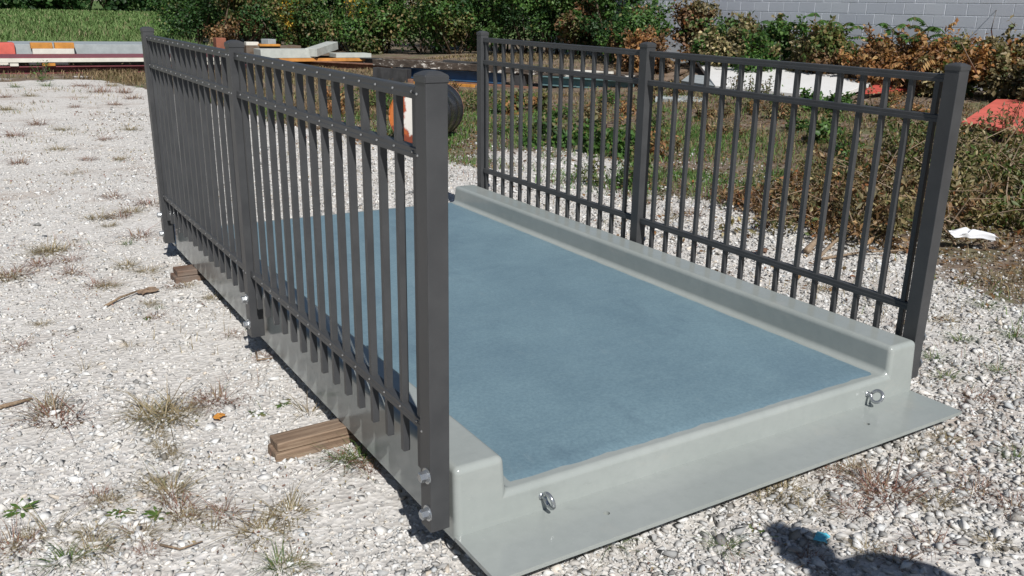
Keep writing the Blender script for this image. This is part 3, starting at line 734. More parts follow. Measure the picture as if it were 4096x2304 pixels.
def on_panel(x, y, grow=1.06):
    m = np.zeros(len(x), dtype=bool)
    for q in PANELS:
        c = q.mean(0); q = c + (q - c) * grow; w = np.ones(len(x), dtype=bool); sg = np.sign((q[1] - q[0])[0] * (q[2] - q[1])[1] - (q[1] - q[0])[1] * (q[2] - q[1])[0])
        for i in range(4):
            a, b = q[i], q[(i + 1) % 4]; w &= sg * ((b[0] - a[0]) * (y - a[1]) - (b[1] - a[1]) * (x - a[0])) > 0
        m |= w
    return m
def poly_slab(name, mat, corners, thick, label, cat):
    PANELS.append(np.array([c[:2] for c in corners])); P = [Vector(c) for c in corners]; n = (P[1] - P[0]).cross(P[3] - P[0]).normalized(); n = n if n.z > 0 else -n; c0 = sum(P, Vector()) / 4
    bm = bmesh.new(); a = [bm.verts.new(p - c0) for p in P]; b = [bm.verts.new(p - c0 - n * thick) for p in P]
    bm.faces.new(a); bm.faces.new(b[::-1])
    for k in range(4): bm.faces.new((a[k], a[(k + 1) % 4], b[(k + 1) % 4], b[k]))
    bmesh.ops.bevel(bm, geom=list(bm.edges), offset=.004, segments=1, affect='EDGES')
    o = link(name, bm_mesh(bm, name), mat); o.location = c0; return tag(o, label, cat)
# left stack ----------------------------------------------------------
YS = 19.4
beam_between('steel_beam', M_MAROON, (-5, YS), (5.0, YS), .0, .155, .45, 'long maroon beam lying on the weeds at the bottom of the panel stack', prof='I')
up = tag(empty('deck_panel', (0, YS, .235)), 'long maroon topped deck panel with cream white edge above the maroon beam', 'panel')
link('panel_body', box_mesh('panel_body', -5, 5.02, -.05, 1.25, 0, .085, .004), M_WHITEP, up)
link('panel_top', box_mesh('panel_top', -4.99, 5.0, -.045, 1.245, .087, .105, .003), M_MAROON, up)
for a, b, m, lb in ((40, 75, M_WHITEP, 'small white spacer block on the maroon beam'), (170, 222, M_AMBER, 'orange spacer block between the maroon beam and maroon panel'), (760, 905, M_WHITEP, 'long white spacer board on the maroon beam behind the railing')):
    x0 = at_y(a, 262, YS)[0]; x1 = at_y(b, 262, YS)[0]; boxthing('spacer_block', m, x0, x1, YS - .03, YS + .30, .157, .233, lb, 'block')
for xx in (-3., 4.9): boxthing('spacer_block', M_DARK, xx, xx + .1, YS + .05, YS + .40, .157, .233, 'dark spacer block between the maroon beam and panel at %s' % ('the end hidden by the railing' if xx > 0 else 'the far end'), 'block')
rectthing('deck_panel', M_GREYP, 50, 760, 178, 203, 21.3, 1.7, 'wide flat grey panel on the stack behind the maroon panel', 'panel', zmin=.19)
boxthing('support_block', M_DARK, .2, 3.9, 21.5, 21.7, 0, .19, 'dark support under the wide grey panel', 'block')
rectthing('deck_panel', M_REDP, -500, 58, 172, 196, 21.2, .6, 'bright red panel beside the end of the wide grey panel', 'panel', zmin=.19)
boxthing('support_block', M_WHITEP, -3.2, .1, 21.22, 21.5, 0, .188, 'pale support under the bright red panel', 'block')
rectthing('sill_board', M_WHITEP, 130, 297, 195, 205, 21.05, .22, 'pale pink white board under the two amber boards', 'board', zmin=.16)
boxthing('support_block', M_DARK, .5, 1.3, 21.07, 21.25, 0, .16, 'dark block under the pale pink white board', 'block')
z1 = at_y(200, 195, 21.05)[2]
for a, b, lb in ((122, 210, 'amber board at the red end of the wide grey panel'), (219, 297, 'amber board nearer the middle of the wide grey panel')):
    o = rectthing('amber_board', M_AMBER, a, b, 171, 195, 21.07, .18, lb, 'board', zmin=z1 + .001)
# middle pile ----------------------------------------------------------
YM = 20.3
zb = at_y(1300, 246, YM)[2]
rectthing('orange_pipe', M_ORANGE, 1118, 1500, 233, 246, YM, .10, 'long orange bar under the light grey beams', 'bar')
for k, px in enumerate((1150, 1310, 1470)):
    x = at_y(px, 255, YM)[0]; boxthing('support_block', M_DARK, x - .12, x + .12, YM - .02, YM + .75, 0, zb - .002, 'dark support under the %s of the long orange bar' % ('meadow end', 'middle', 'blue beam end')[k], 'block')
z2 = at_y(1300, 232, YM)[2] + .001
rectthing('grey_beam', M_LGREY, 1043, 1262, 198, 232, YM + .02, .6, 'long light grey beam lying on the orange bar', 'beam', zmin=z2)
rectthing('grey_beam', M_LGREY, 1345, 1486, 214, 236, YM + .02, .5, 'short light grey beam lying on the orange bar', 'beam', zmin=z2)
q0 = at_y(1296, 232, YM - .1)
o = boxthing('grey_beam', M_LGREY, -.16, .16, 0, 1.5, 0, .20, 'tilted light grey beam lying across the longer one', 'beam'); o.location = (q0[0] + .2, YM + .55, z2 + .10); o.rotation_euler = (rad(5), 0, rad(-42))
rectthing('timber_post', M_BRICK, 865, 905, 152, 192, 21.6, .3, 'upright red brown timber end behind the bolted middle post', 'timber', zmin=0)
rectthing('old_plank', M_OLDWOOD, 985, 1205, 183, 200, 21.2, .5, 'dark old planks behind the long light grey beam', 'plank', zmin=.0)
rectthing('yellow_board', M_AMBER, 1040, 1122, 177, 186, 21.1, .2, 'short yellow wood board on the dark old planks', 'board')
rectthing('pale_board', M_WHITEP, 985, 1035, 168, 182, 21.3, .2, 'pale broken board on the dark old planks', 'board')
rectthing('grey_box', M_GREYP, 1063, 1100, 157, 177, 21.35, .3, 'small grey box with orange side on the old planks', 'box', rz=rad(20))
# old beams running back towards the drum --------------------------------
A = at_z(1490, 243, .405); B = at_z(2560, 303, .405)
dv = np.array([B[0] - A[0], B[1] - A[1]]); dl = np.hypot(*dv); dv /= dl; nv = np.array([-dv[1], dv[0]]); nv = nv if nv @ np.array([.5, .8]) > 0 else -nv
def along(t, off=0.): return (A[0] + dv[0] * dl * t + nv[0] * off, A[1] + dv[1] * dl * t + nv[1] * off)
def lbeam(name, mat, t0, t1, off, z0, z1, w, lb, cat='beam', jit=0., prof=None):
    return beam_between(name, mat, along(t0, off), along(t1, off), z0, z1, w, lb, cat, None, jit, prof)
lbeam('old_beam', M_FLAKE, 0, .62, 0, .30, .445, .36, 'long old brown beam with flaking white paint', jit=.012)
lbeam('steel_beam', M_BLUEP, .08, .52, .03, .085, .298, .3, 'blue steel beam under the flaking brown beam', prof='I')
lbeam('steel_channel', M_RUST, .12, .66, -.12, .0, .075, .12, 'rusty steel channel lying in front of the blue beam')
lbeam('support_block', M_DARK, .30, .34, .05, .0, .083, .5, 'dark block under the blue steel beam', 'block')
lbeam('support_block', M_DARK, .55, .60, .02, .0, .298, .35, 'dark block under the flaking brown beam', 'block')
lbeam('wooden_board', M_AMBER, .2, .44, -.30, .0, .06, .10, 'yellow weathered board beside the rusty channel', 'board')
lbeam('orange_pipe', M_ORANGE, .17, .50, .42, .33, .40, .07, 'orange pipe behind the flaking brown beam', 'pipe')
lbeam('support_block', M_OLDWOOD, .25, .45, .40, .0, .328, .12, 'old timber under the orange pipe', 'timber')
lbeam('board_stack', M_FLAKE, .52, 1.02, -.02, .31, .355, .40, 'weathered boards with white flakes near the teal beam', 'board', .014)
lbeam('board_stack', M_FLAKE, .56, .98, .06, .358, .395, .34, 'upper weathered boards with white flakes near the teal beam', 'board', .014)
lbeam('steel_beam', M_TEAL, .66, .98, -.10, .12, .30, .30, 'teal steel beam below the weathered boards', prof='I')
lbeam('support_block', M_DARK, .70, .95, .0, .0, .118, .2, 'dark block under the teal beam', 'block')

q = at_z(1000, 258, .0); q2 = at_z(1560, 286, .0)
beam_between('steel_beam', M_RUST, q, q2, .0, .16, .3, 'long rusty beam in front of the long orange bar, added to darken the shade below it', prof='I')  # added beam, standing in for the dark shade below the orange bar
q = at_z(1000, 250, .0); q2 = at_z(1540, 276, .0)
beam_between('steel_beam', M_DARK, (q[0], q[1] + .35), (q2[0], q2[1] + .35), .0, .24, .25, 'long black beam behind the rusty beam, added to darken the shade below the orange bar', prof='I')  # black steel added to deepen the same shaded strip
rp = random.Random(21)
for k, (t0, t1, off, z, w, m, lb) in enumerate([(.02, .30, .30, .446, .14, M_OLDWOOD, 'dark weathered plank on the far edge of the flaking brown beam'), (.28, .60, .10, .447, .10, M_DARK, 'black rotten plank on the flaking brown beam'), (.63, .90, .12, .396, .12, M_WHITEP, 'white painted plank on the weathered boards'), (.70, 1.00, .26, .396, .09, M_OLDWOOD, 'brown plank behind the white painted plank'), (.60, .85, -.34, .0, .12, M_DARK, 'black plank on the ground below the teal beam'), (.38, .62, -.28, .0, .11, M_OLDWOOD, 'brown plank on the ground beside the yellow weathered board'), (.02, .16, -.18, .0, .20, M_DARK, 'dark block under the end of the flaking brown beam'), (.86, 1.04, -.26, .02, .16, M_GREYP, 'grey plank on the ground beside the metal plates')]):
    lbeam('plank', m, t0, t1, off, z, z + (.28 if k == 6 else rp.uniform(.03, .05)), w, lb, 'plank', .010)

q = at_z(2622, 408, .10); q2 = at_z(2815, 412, .12)
beam_between('metal_plate', M_GREYP, q, q2, .10, .17, .55, 'bent grey metal plates beside the blue tub', 'plate', jit=.02)
def tub(px, py, z, r, h, label):
    q = at_z(px, py, z); bm = bmesh.new(); tube(bm, [(0, 0, 0), (0, 0, h * .9), (0, 0, h)], [r * .88, r, r * 1.04], 16); o = link('tub', bm_mesh(bm, 'tub', True), M_BLUEP); o.location = (q[0], q[1], z); tag(o, label, 'tub')
tub(2622, 416, .02, .09, .16, 'small blue tub beside the grey metal plates')
for k, (a, b, z, lb) in enumerate((((2690, 300), (2800, 262), .43, 'upper brown plank leaning by the white panel'), ((2665, 318), (2735, 306), .40, 'short brown plank beside the white panel'), ((2700, 262), (2765, 252), .46, 'thin tan plank behind the white panel'))):
    p0 = at_z(*a, z); p1 = at_z(*b, z); beam_between('plank', M_WOOD, p0, p1, z - .045, z, .16, lb, 'plank', jit=.008)
# panels on the bank ------------------------------------------------------
poly_slab('white_panel', M_DWHITE, [at_z(2860, 342, .37), at_z(3330, 388, .36), at_z(3560, 304, .58), at_z(2785, 238, .60)], .07, 'large sunlit white panel lying on the bank', 'panel')
poly_slab('grey_slab', M_GREYP, [at_z(2725, 322, .36), at_z(2890, 348, .36), at_z(2960, 318, .42), at_z(2760, 296, .42)], .05, 'small grey panel at the corner of the white panel', 'panel')
poly_slab('red_panel', M_REDW, [at_z(3440, 366, .44), at_z(3690, 352, .47), at_z(3722, 324, .53), at_z(3560, 309, .55)], .05, 'narrow faded red panel beside the white panel', 'panel')
poly_slab('red_panel', M_REDP, [at_z(3846, 487, .335), at_z(4330, 560, .31), at_z(4330, 405, .49), at_z(3985, 396, .48)], .05, 'large bright red panel lying on the bank', 'panel')

# ------------------------------------------------------------------ drum
def drum():
    R_, Ln = .335, .92; root = tag(empty('steel_drum', (3.47, 7.36, R_)), 'rusty steel drum on its side with orange and white end', 'drum'); root.rotation_euler = (0, 0, rad(90 - 43))
    s = NT('flaked_drum_end'); co = s.coords('Object'); n = s.noise(co, 3.1, 5, .6)
    sx = s.n('ShaderNodeSeparateXYZ'); s.l(co, sx.inputs[0])
    f = s.math('ADD', s.math('MULTIPLY', sx.outputs[1], 1.9), s.math('MULTIPLY', n, .55))
    c = s.ramp(s.math('ADD', f, -.16), [(.0, (.62, .60, .56)), (.36, (.64, .62, .58)), (.40, (.30, .055, .02)), (.46, (.42, .12, .025)), (.9, (.46, .14, .03))], 'LINEAR')
    low = s.ramp(s.math('ADD', s.math('MULTIPLY', sx.outputs[2], 2.2), s.math('ADD', n, .0)), [(.12, 1.), (.18, 0.)]); c = s.mix(low, c, (.20, .045, .022))
    hi = s.ramp(s.math('ADD', s.math('MULTIPLY', sx.outputs[2], 1.8), n), [(.96, 0.), (1.0, 1.)]); c = s.mix(hi, c, (.26, .06, .03))
    s.set(c, .6, s.bump(n, .3, .004))
    mb = m_paint('black_drum_side', (.022, .024, .028), .28, .25)
    n_ = 48; bm = bmesh.new()
    prof = [(0, R_ - .006), (.012, R_), (.02, R_ - .008), (.28, R_ - .008), (.295, R_ + .002), (.31, R_ - .008), (.60, R_ - .008), (.615, R_ + .002), (.63, R_ - .008), (Ln - .02, R_ - .008), (Ln - .012, R_), (Ln, R_ - .006)]
    tube(bm, [(x, 0, 0) for x, r in prof], [r for x, r in prof], n_, cap=False)
    link('drum_side', bm_mesh(bm, 'drum_side', True), mb, root)
    for x, m in ((.012, s.m), (Ln - .012, mb)):
        bm = bmesh.new(); tube(bm, [(x - .004, 0, 0), (x + .004, 0, 0)], [R_ - .009, R_ - .009], n_); link('drum_end', bm_mesh(bm, 'drum_end'), m, root)
    for x in (.0, Ln):
        bm = bmesh.new()
        ring = [(x, math.cos(2 * math.pi * k / 40) * (R_ - .004), math.sin(2 * math.pi * k / 40) * (R_ - .004)) for k in range(41)]
        tube(bm, ring, .007, 6); link('rim', bm_mesh(bm, 'rim', True), MATS['rusty_steel'] if x else MATS['flaked_drum_end'], root)
drum()

# ------------------------------------------------------------------ weeds in the gravel
DRY = [(.36, .30, .19, 3), (.28, .22, .135, 3), (.19, .15, .10, 2), (.22, .21, .11, 1)]
REDD = [(.24, .125, .10, 3), (.18, .105, .085, 3), (.30, .16, .125, 1.), (.25, .185, .125, 2.5)]
GRS = [(.085, .15, .035, 3), (.12, .17, .05, 2), (.20, .19, .09, 1), (.055, .10, .03, 2)]
def tuft_mesh(kind, seed):
    rs = np.random.RandomState(seed)
    if kind == 'rosette':
        n = 17; a = np.arange(n) * 2.4 + rs.normal(0, .25, n); Ls = rs.uniform(.035, .085, n); V = []; F = []; Cc = []
        cols = pick_cols(rs, GRS, n)
        for k in range(n):
            d = np.array([math.cos(a[k]), math.sin(a[k]), 0]); sd_ = np.array([-d[1], d[0], 0]); up = rs.uniform(.15, .6); b = len(V)
            for t, w in ((0, .0025), (.35, .006), (.7, .0085), (1., .001)):
                p = d * Ls[k] * t + np.array([0, 0, Ls[k] * (up * t - .55 * up * t * t * 1.2) + .006]); V += [p - sd_ * w, p + sd_ * w]; Cc += [cols[k]] * 2
            for i in range(3): F.append((b + 2 * i, b + 2 * i + 1, b + 2 * i + 3, b + 2 * i + 2))
        return np_mesh('rosette', np.array(V), np.array(F), np.array(Cc))
    n = {'dry': 85, 'red': 65, 'green': 60, 'wisp': 26}[kind]; pal = {'dry': DRY, 'red': REDD, 'green': GRS, 'wisp': DRY}[kind]
    sp = {'dry': .055, 'red': .06, 'green': .035, 'wisp': .03}[kind]
    P = np.zeros((n, 3)); a = rs.uniform(0, 2 * np.pi, n); r = sp * np.sqrt(rs.rand(n)); P[:, 0] = np.cos(a) * r; P[:, 1] = np.sin(a) * r
    h = rs.uniform(.03, .10, n) * (1.5 if kind == 'wisp' else 1.) ; h[: n // 8] *= 1.7
    lean = rs.uniform(.4, 2.6, n); dirs = a + rs.normal(0, .6, n)
    V, F, c = blades_geo(rs, P, h, rs.uniform(.0014, .0030, n) * (1.1 if kind == 'wisp' else 1.35), lean, pick_cols(rs, pal, n), dirs, .45)
    parts = [(V, F, c)]
    if kind in ('dry', 'red'):
        m = 70; Q = np.zeros((m, 3)); Q[:, :2] = rs.normal(0, sp * .9, (m, 2)); Q[:, 2] = rs.uniform(.002, .02, m)
        parts.append(leaves_geo(rs, Q, rs.normal(size=(m, 3)) * .5 + np.array([0, 0, 1]), rs.uniform(.008, .02, m), .5, pick_cols(rs, pal, m)))
    VV, FF, CC, off = [], [], [], 0
    for V, F, c in parts: VV.append(V); FF.append(F + off); CC.append(c); off += len(V)
    return np_mesh(kind + '_weed', np.concatenate(VV), np.concatenate(FF), np.concatenate(CC))
TUFT = {k: [tuft_mesh(k, 400 + 10 * i + j) for j in range(4)] for i, k in enumerate(('dry', 'red', 'green', 'rosette', 'wisp'))}
for ms in TUFT.values():
    for m in ms: m.materials.append(M_BLADE)
TL = {'dry': ('dry_grass_tuft', 'dry tan grass tuft growing in the gravel', 'dry tan tufts in the gravel'), 'red': ('reddish_weed', 'reddish brown withered weed growing in the gravel', 'reddish weeds in the gravel'),
      'green': ('green_grass_tuft', 'small green grass tuft growing in the gravel', 'green tufts in the gravel'), 'rosette': ('leafy_weed', 'flat green leafy rosette weed in the gravel', 'leafy rosettes in the gravel'), 'wisp': ('wispy_weed', 'wispy dry weed stalks in the gravel', 'wispy weeds in the gravel')}
spots = [(150, 500, 'red', 2.2), (300, 430, 'red', 2.0), (60, 545, 'red', 2.0), (250, 520, 'dry', 1.7), (420, 560, 'red', 1.8), (120, 385, 'dry', 2.4), (330, 345, 'red', 2.6), (400, 370, 'red', 2.8), (450, 345, 'dry', 2.6), (500, 372, 'red', 2.8), (230, 600, 'dry', 1.4), (30, 440, 'dry', 2.2), (530, 395, 'red', 2.4), (460, 420, 'red', 2.2), (190, 345, 'green', 2.8), (60, 350, 'green', 2.6), (350, 640, 'red', 1.4), (480, 640, 'dry', 1.4), (70, 655, 'red', 1.7), (520, 520, 'dry', 1.6), (280, 700, 'wisp', 1.6), (20, 390, 'red', 2.4), (560, 350, 'green', 2.2), (230, 1680, 'red', 1.9), (190, 1640, 'dry', 1.2), (590, 1665, 'dry', 1.6), (660, 1675, 'dry', 1.9), (720, 1660, 'dry', 1.5), (860, 1612, 'red', 1.6), (820, 1618, 'red', 1.1), (1030, 1655, 'rosette', .9), (1130, 1615, 'rosette', .9), (630, 1745, 'dry', .7),
 (90, 2040, 'rosette', 1.2), (480, 2055, 'rosette', 1.0), (630, 2060, 'rosette', 1.05), (610, 1945, 'dry', 1.1), (680, 1970, 'dry', 1.1), (690, 1985, 'wisp', 1.3), (390, 1995, 'red', .9), (430, 2015, 'dry', .8), (720, 2040, 'red', 1.2), (750, 2080, 'dry', 1.1), (50, 2190, 'red', 1.4), (110, 2175, 'dry', 1.1), (260, 2250, 'green', 1.5), (370, 2210, 'dry', 1.2), (370, 2130, 'dry', .9), (560, 2140, 'dry', .9), (590, 2205, 'red', .9), (900, 2060, 'red', 1.1), (1040, 2130, 'dry', 1.2), (1150, 2060, 'dry', 1.3), (1120, 2270, 'green', 1.4), (1180, 2265, 'dry', 1.0), (850, 2125, 'wisp', 1.1), (520, 2120, 'red', .6), (200, 2130, 'wisp', 1.2), (650, 1800, 'dry', .9), (690, 1830, 'dry', .7),
 (1400, 1835, 'red', 1.2), (1370, 1850, 'green', 1.3), (1440, 1840, 'green', 1.2), (1480, 1880, 'red', 1.0), (1235, 1655, 'wisp', 1.4), (1200, 1420, 'dry', .8), (1050, 1430, 'red', .8), (970, 1230, 'red', 1.), (940, 1340, 'red', .8), (860, 1195, 'dry', .9), (700, 1150, 'red', 1.0), (745, 1145, 'dry', 1.), (600, 1220, 'dry', 1.), (640, 1235, 'green', .7), (590, 1275, 'rosette', .7), (620, 1270, 'red', .8),
 (182, 1015, 'dry', 1.5), (220, 1005, 'dry', 1.3), (160, 1060, 'red', 1.4), (286, 1045, 'red', 1.3), (290, 1095, 'red', 1.5), (451, 790, 'red', 1.4), (526, 850, 'dry', 1.7), (592, 818, 'red', 1.6), (393, 876, 'dry', 1.5), (555, 948, 'red', 1.8), (509, 980, 'green', 1.), (509, 1066, 'dry', 1.2), (592, 1088, 'dry', 1.2), (389, 1142, 'red', 1.5), (430, 1150, 'dry', 1.1), (25, 1118, 'dry', 1.6), (60, 1100, 'red', 1.4), (480, 870, 'red', 1.5), (440, 905, 'dry', 1.), (170, 1300, 'dry', .8), (80, 1390, 'red', 1.0), (340, 1480, 'wisp', 1.1), (520, 1390, 'wisp', 1.), (1230, 1180, 'wisp', .8),
 (3127, 1965, 'dry', 1.3), (3260, 2025, 'dry', 1.1), (3425, 2040, 'red', 1.3), (3555, 1985, 'red', 2.0), (3500, 1950, 'red', 1.4), (3025, 2115, 'rosette', .7), (3722, 2180, 'red', 1.2), (3842, 1890, 'red', 1.0), (3736, 2022, 'dry', 1.2), (3903, 1976, 'red', 1.2), (4051, 2036, 'red', 1.3), (4061, 1838, 'green', 1.2), (3471, 2203, 'dry', .9), (3958, 2172, 'dry', 1.0), (3777, 1765, 'dry', 1.0), (3847, 1368, 'green', 1.6), (3732, 1440, 'green', 1.5), (3783, 1516, 'green', 1.4), (4058, 1354, 'green', 1.8), (3998, 1490, 'green', 1.2), (3907, 1598, 'red', 1.2), (3060, 2010, 'wisp', 1.0), (3640, 1600, 'wisp', .9), (3400, 1880, 'dry', 1.0), (3330, 1900, 'red', .9), (3200, 2060, 'wisp', 1.), (3680, 1830, 'dry', .9), (3600, 1300, 'red', 1.0), (3780, 1290, 'dry', 1.2), (3940, 1230, 'green', 1.4), (4000, 1120, 'dry', 1.6), (2940, 1130, 'red', 1.), (3300, 1160, 'dry', 1.2), (2680, 870, 'dry', 1.6), (2760, 860, 'red', 1.7), (2560, 800, 'dry', 1.6), (2890, 2200, 'green', 1.0), (2450, 2165, 'green', 1.2), (2330, 2200, 'wisp', .9), (3590, 2240, 'red', 1.), (3240, 2240, 'red', 1.)]
MARKS = [(-.15, .85, 'beside the timber pair', .55), (-.1, 3.2, 'beside the split timber', .6), (-.1, .2, 'beside the bolted end post', .45), (-.1, 1.8, 'beside the bolted middle post', .5), (1.07, -.43, 'near the cyan scrap', .3), (2.4, .1, 'beside the end post of the far railing', .7), (1.5, -.3, 'along the edge of the flange plate', .45), (.7, -.3, 'along the edge of the flange plate', .45), (4.9, 1.5, 'near the white rag', 1.), (-.95, 1.85, 'near the grey weathered stick', .5)]
for px, py, k, sc in spots:
    q = at_z(px, py, 0.); z = float(ground_h(q[0], q[1])); q = at_z(px, py, z)
    nm, lb, gp = TL[k]; o = link(nm, rnd.choice(TUFT[k]))
    size = 'large ' if sc >= 1.45 else ('small ' if sc < .95 else ''); near = min(MARKS, key=lambda m: math.hypot(m[0] - q[0], m[1] - q[1]) / m[3])
    lb = size + lb.replace('small ', '') + (' ' + near[2] if math.hypot(near[0] - q[0], near[1] - q[1]) < near[3] else ''); o.location = (q[0], q[1], z - .002); s_ = sc * rnd.uniform(.85, 1.1) * (.64 if q[1] < 3.5 else .72)
    o.scale = (s_ * rnd.uniform(.85, 1.2), s_ * rnd.uniform(.85, 1.2), s_ * rnd.uniform(.5, .8)); o.rotation_euler = (0, 0, rnd.uniform(0, 6.28)); tag(o, lb, 'weed', gp)
# uncountable thin weeds, grass and leaf litter ---------------------------
def in_bridge(x, y): return (x > -.02) & (x < 2.2) & (y > -.24) & (y < L + .25)
def fine_weeds():
    rs = np.random.RandomState(31); n = 95000; x = rs.uniform(-2.2, 6.0, n); y = rs.uniform(-1.5, 17, n)
    f = fnoise(x + 50, y + 20, .9); d = np.hypot(x - CAM[0], y - CAM[1])
    keep = (rs.rand(n) < .9 * sstep(.52, .70, f) * np.clip(3.5 / d, .1, 1.)) & ~in_bridge(x, y); x = x[keep]; y = y[keep]; n = len(x); d = d[keep]
    cx = x + rs.normal(0, .02, n); P = np.stack([cx, y, ground_h(cx, y)], -1)
    cols = pick_cols(rs, DRY, n); m = vnoise(x, y, .8) > .55; cols[m] = pick_cols(rs, REDD, int(m.sum())); g = rs.rand(n) < .10; cols[g] = pick_cols(rs, GRS, int(g.sum()))
    V, F, c = blades_geo(rs, P, rs.uniform(.015, .075, n), rs.uniform(.0012, .003, n) * np.maximum(1, d * .25), rs.uniform(.2, 1.6, n), cols)
    m = 60000; x = rs.uniform(-2.2, 5.5, m); y = rs.uniform(-1.4, 12, m); f = fnoise(x + 12, y + 44, 1.5); d = np.hypot(x - CAM[0], y - CAM[1])
    keep = (rs.rand(m) < sstep(.52, .68, f) * np.clip(4 / d, .15, 1)) & ~in_bridge(x, y); x = x[keep]; y = y[keep]; d = d[keep]; m = len(x)
    V2, F2, c2 = leaves_geo(rs, np.stack([x, y, ground_h(x, y) + rs.uniform(.006, .018, m)], -1), rs.normal(0, .5, (m, 3)) + np.array([0, 0, 1]), rs.uniform(.006, .016, m) * np.maximum(1, d * .2), .5, pick_cols(rs, REDD + DRY, m))
    F2 = F2 + len(V); V = np.concatenate([V, V2]); F = np.concatenate([F, F2]); c = np.concatenate([c, c2])
    tag(link('fine_weeds', np_mesh('fine_weeds', V, F, c), M_BLADE), 'thin dry weed stalks scattered through the gravel', 'weeds', kind='stuff')
fine_weeds()
def side_grass():
    rs = np.random.RandomState(32); n = 240000; x = rs.uniform(-3, 13, n); y = rs.uniform(.2, 21, n)
    g = gravel_mask(x, y); f = fnoise(x + 9, y + 2, .55); d = np.hypot(x - CAM[0], y - CAM[1])
    bd = np.abs((x - A[0]) * nv[0] + (y - A[1]) * nv[1] + .25); ba = (x - A[0]) * dv[0] + (y - A[1]) * dv[1]
    keep = ~((bd < .75) & (ba > .2) & (ba < dl * 1.05) & (rs.rand(n) < .85)) & (rs.rand(n) < (1 - g) ** 1.5 * (.12 + .88 * sstep(.44, .6, f))) & ~in_bridge(x, y) & (np.degrees(np.arctan2(x - CAM[0], y - CAM[1])) > -4) & ~on_panel(x, y); x = x[keep]; y = y[keep]; d = d[keep]; n = len(x)
    P = np.stack([x, y, ground_h(x, y)], -1); gr = fnoise(x + 31, y + 77, .5)
    green = rs.rand(n) < np.clip(sstep(.38, .54, gr) * .95 + .75 * sstep(2.8, 1.2, np.hypot(x - 6.3, y - 6.6)), 0, 1) * sstep(11.5, 8.5, x) * sstep(14, 10, y)
    cols = pick_cols(rs, [(.30, .225, .13, 3), (.22, .155, .09, 3), (.12, .085, .055, 2.5), (.17, .16, .075, 2)], n); cols[green] = pick_cols(rs, [(.075, .155, .035, 3), (.11, .19, .05, 3), (.16, .22, .075, 1.5), (.05, .10, .03, 1)], int(green.sum()))
    h = rs.uniform(.03, .11, n) * np.where((y > 14) & (x < 5), 1.5, 1.)
    V, F, c = blades_geo(rs, P, h, rs.uniform(.003, .007, n) * np.maximum(1, d * .13), rs.uniform(.2, 1.5, n), cols)
    tag(link('rough_grass', np_mesh('rough_grass', V, F, c), M_BLADE), 'rough green and dry grass growing beside and behind the gravel', 'grass', kind='stuff')
    m = 42000; x = rs.uniform(3.2, 10, m); y = rs.uniform(3.6, 10, m); f = fnoise(x + 70, y + 15, .75); g = gravel_mask(x, y)
    keep = (rs.rand(m) < (1 - g) * sstep(.48, .66, f) * .8 * (.35 + .65 * (vnoise(x, y, 3.1) > .45))) & ~on_panel(x, y); x = x[keep]; y = y[keep]; m = len(x)
    V, F, c = blades_geo(rs, np.stack([x, y, ground_h(x, y)], -1), rs.uniform(.03, .12, m), rs.uniform(.006, .014, m), rs.uniform(.3, 1.5, m), pick_cols(rs, [(.07, .15, .035, 3), (.105, .19, .05, 3), (.16, .23, .075, 1.2), (.05, .10, .03, 1.5)], m))
    tag(link('green_grass', np_mesh('green_grass', V, F, c), M_BLADE), 'patches of greener grass behind the deck-side railing', 'grass', kind='stuff')
    m = 26000; x = rs.uniform(2.6, 12, m); y = rs.uniform(.6, 12, m); g = gravel_mask(x, y); keep = rs.rand(m) < (1 - g) * .8 + .26 * (fnoise(x, y, 1.3) > .52) * (x > 2.7); keep &= ~on_panel(x, y); x = x[keep]; y = y[keep]; m = len(x)
    P = np.stack([x, y, ground_h(x, y) + rs.uniform(.006, .03, m)], -1)
    V, F, c = leaves_geo(rs, P, rs.normal(0, .35, (m, 3)) + np.array([0, 0, 1]), rs.uniform(.025, .06, m), .5, pick_cols(rs, BROWN, m))
    tag(link('leaf_litter', np_mesh('leaf_litter', V, F, c), M_LEAF), 'brown fallen leaves littering the ground beside the brush', 'leaves', kind='stuff')
side_grass()
def meadow():
    rs = np.random.RandomState(33); n = 85000; t = rs.rand(n); y = 21.8 + 110 * t ** 2.0; a = np.radians(rs.uniform(-4, 21, n)); x = CAM[0] + np.tan(a) * (y - CAM[1])
    m = (x < 6.2 + (y - 30) * .10) | (y > 40); x = x[m]; y = y[m]; n = len(x); d = np.hypot(x, y); P = np.stack([x, y, ground_h(x, y)], -1)
    f = fnoise(x, y, .35); cols = pick_cols(rs, [(.12, .20, .065, 4), (.15, .225, .08, 3), (.10, .165, .055, 2), (.21, .23, .11, 1.5)], n); dry = rs.rand(n) < sstep(29, 23, y) * .42 + .12 * (f > .62); cols[dry] = pick_cols(rs, DRY, int(dry.sum()))
    V, F, c = blades_geo(rs, P, rs.uniform(.18, .42, n) * (.75 + .7 * f), .010 + .0011 * d * rs.uniform(.5, 1.2, n), rs.uniform(.2, 1.1, n), cols)
    tag(link('meadow_grass', np_mesh('meadow_grass', V, F, c), M_BLADE), 'tall green meadow grass behind the panel stack', 'grass', kind='stuff')
meadow()
for k, (px, Y, h) in enumerate([(-60, 118, 9), (90, 112, 8), (230, 120, 10), (330, 110, 8), (450, 122, 10), (560, 112, 8), (660, 118, 9), (780, 110, 9), (900, 116, 10)]):
    q = at_y(px, 30, Y); bush('dark green tree in the row along the far side of the meadow', q[0], Y, 4.6, 3.5, h, 4500, .55, DKGREEN if k % 2 else GREEN, 500 + k, name='tree', cat='tree', group='trees along the far side of the meadow', lobes=18, pal2=DKGREEN, low=-.08)
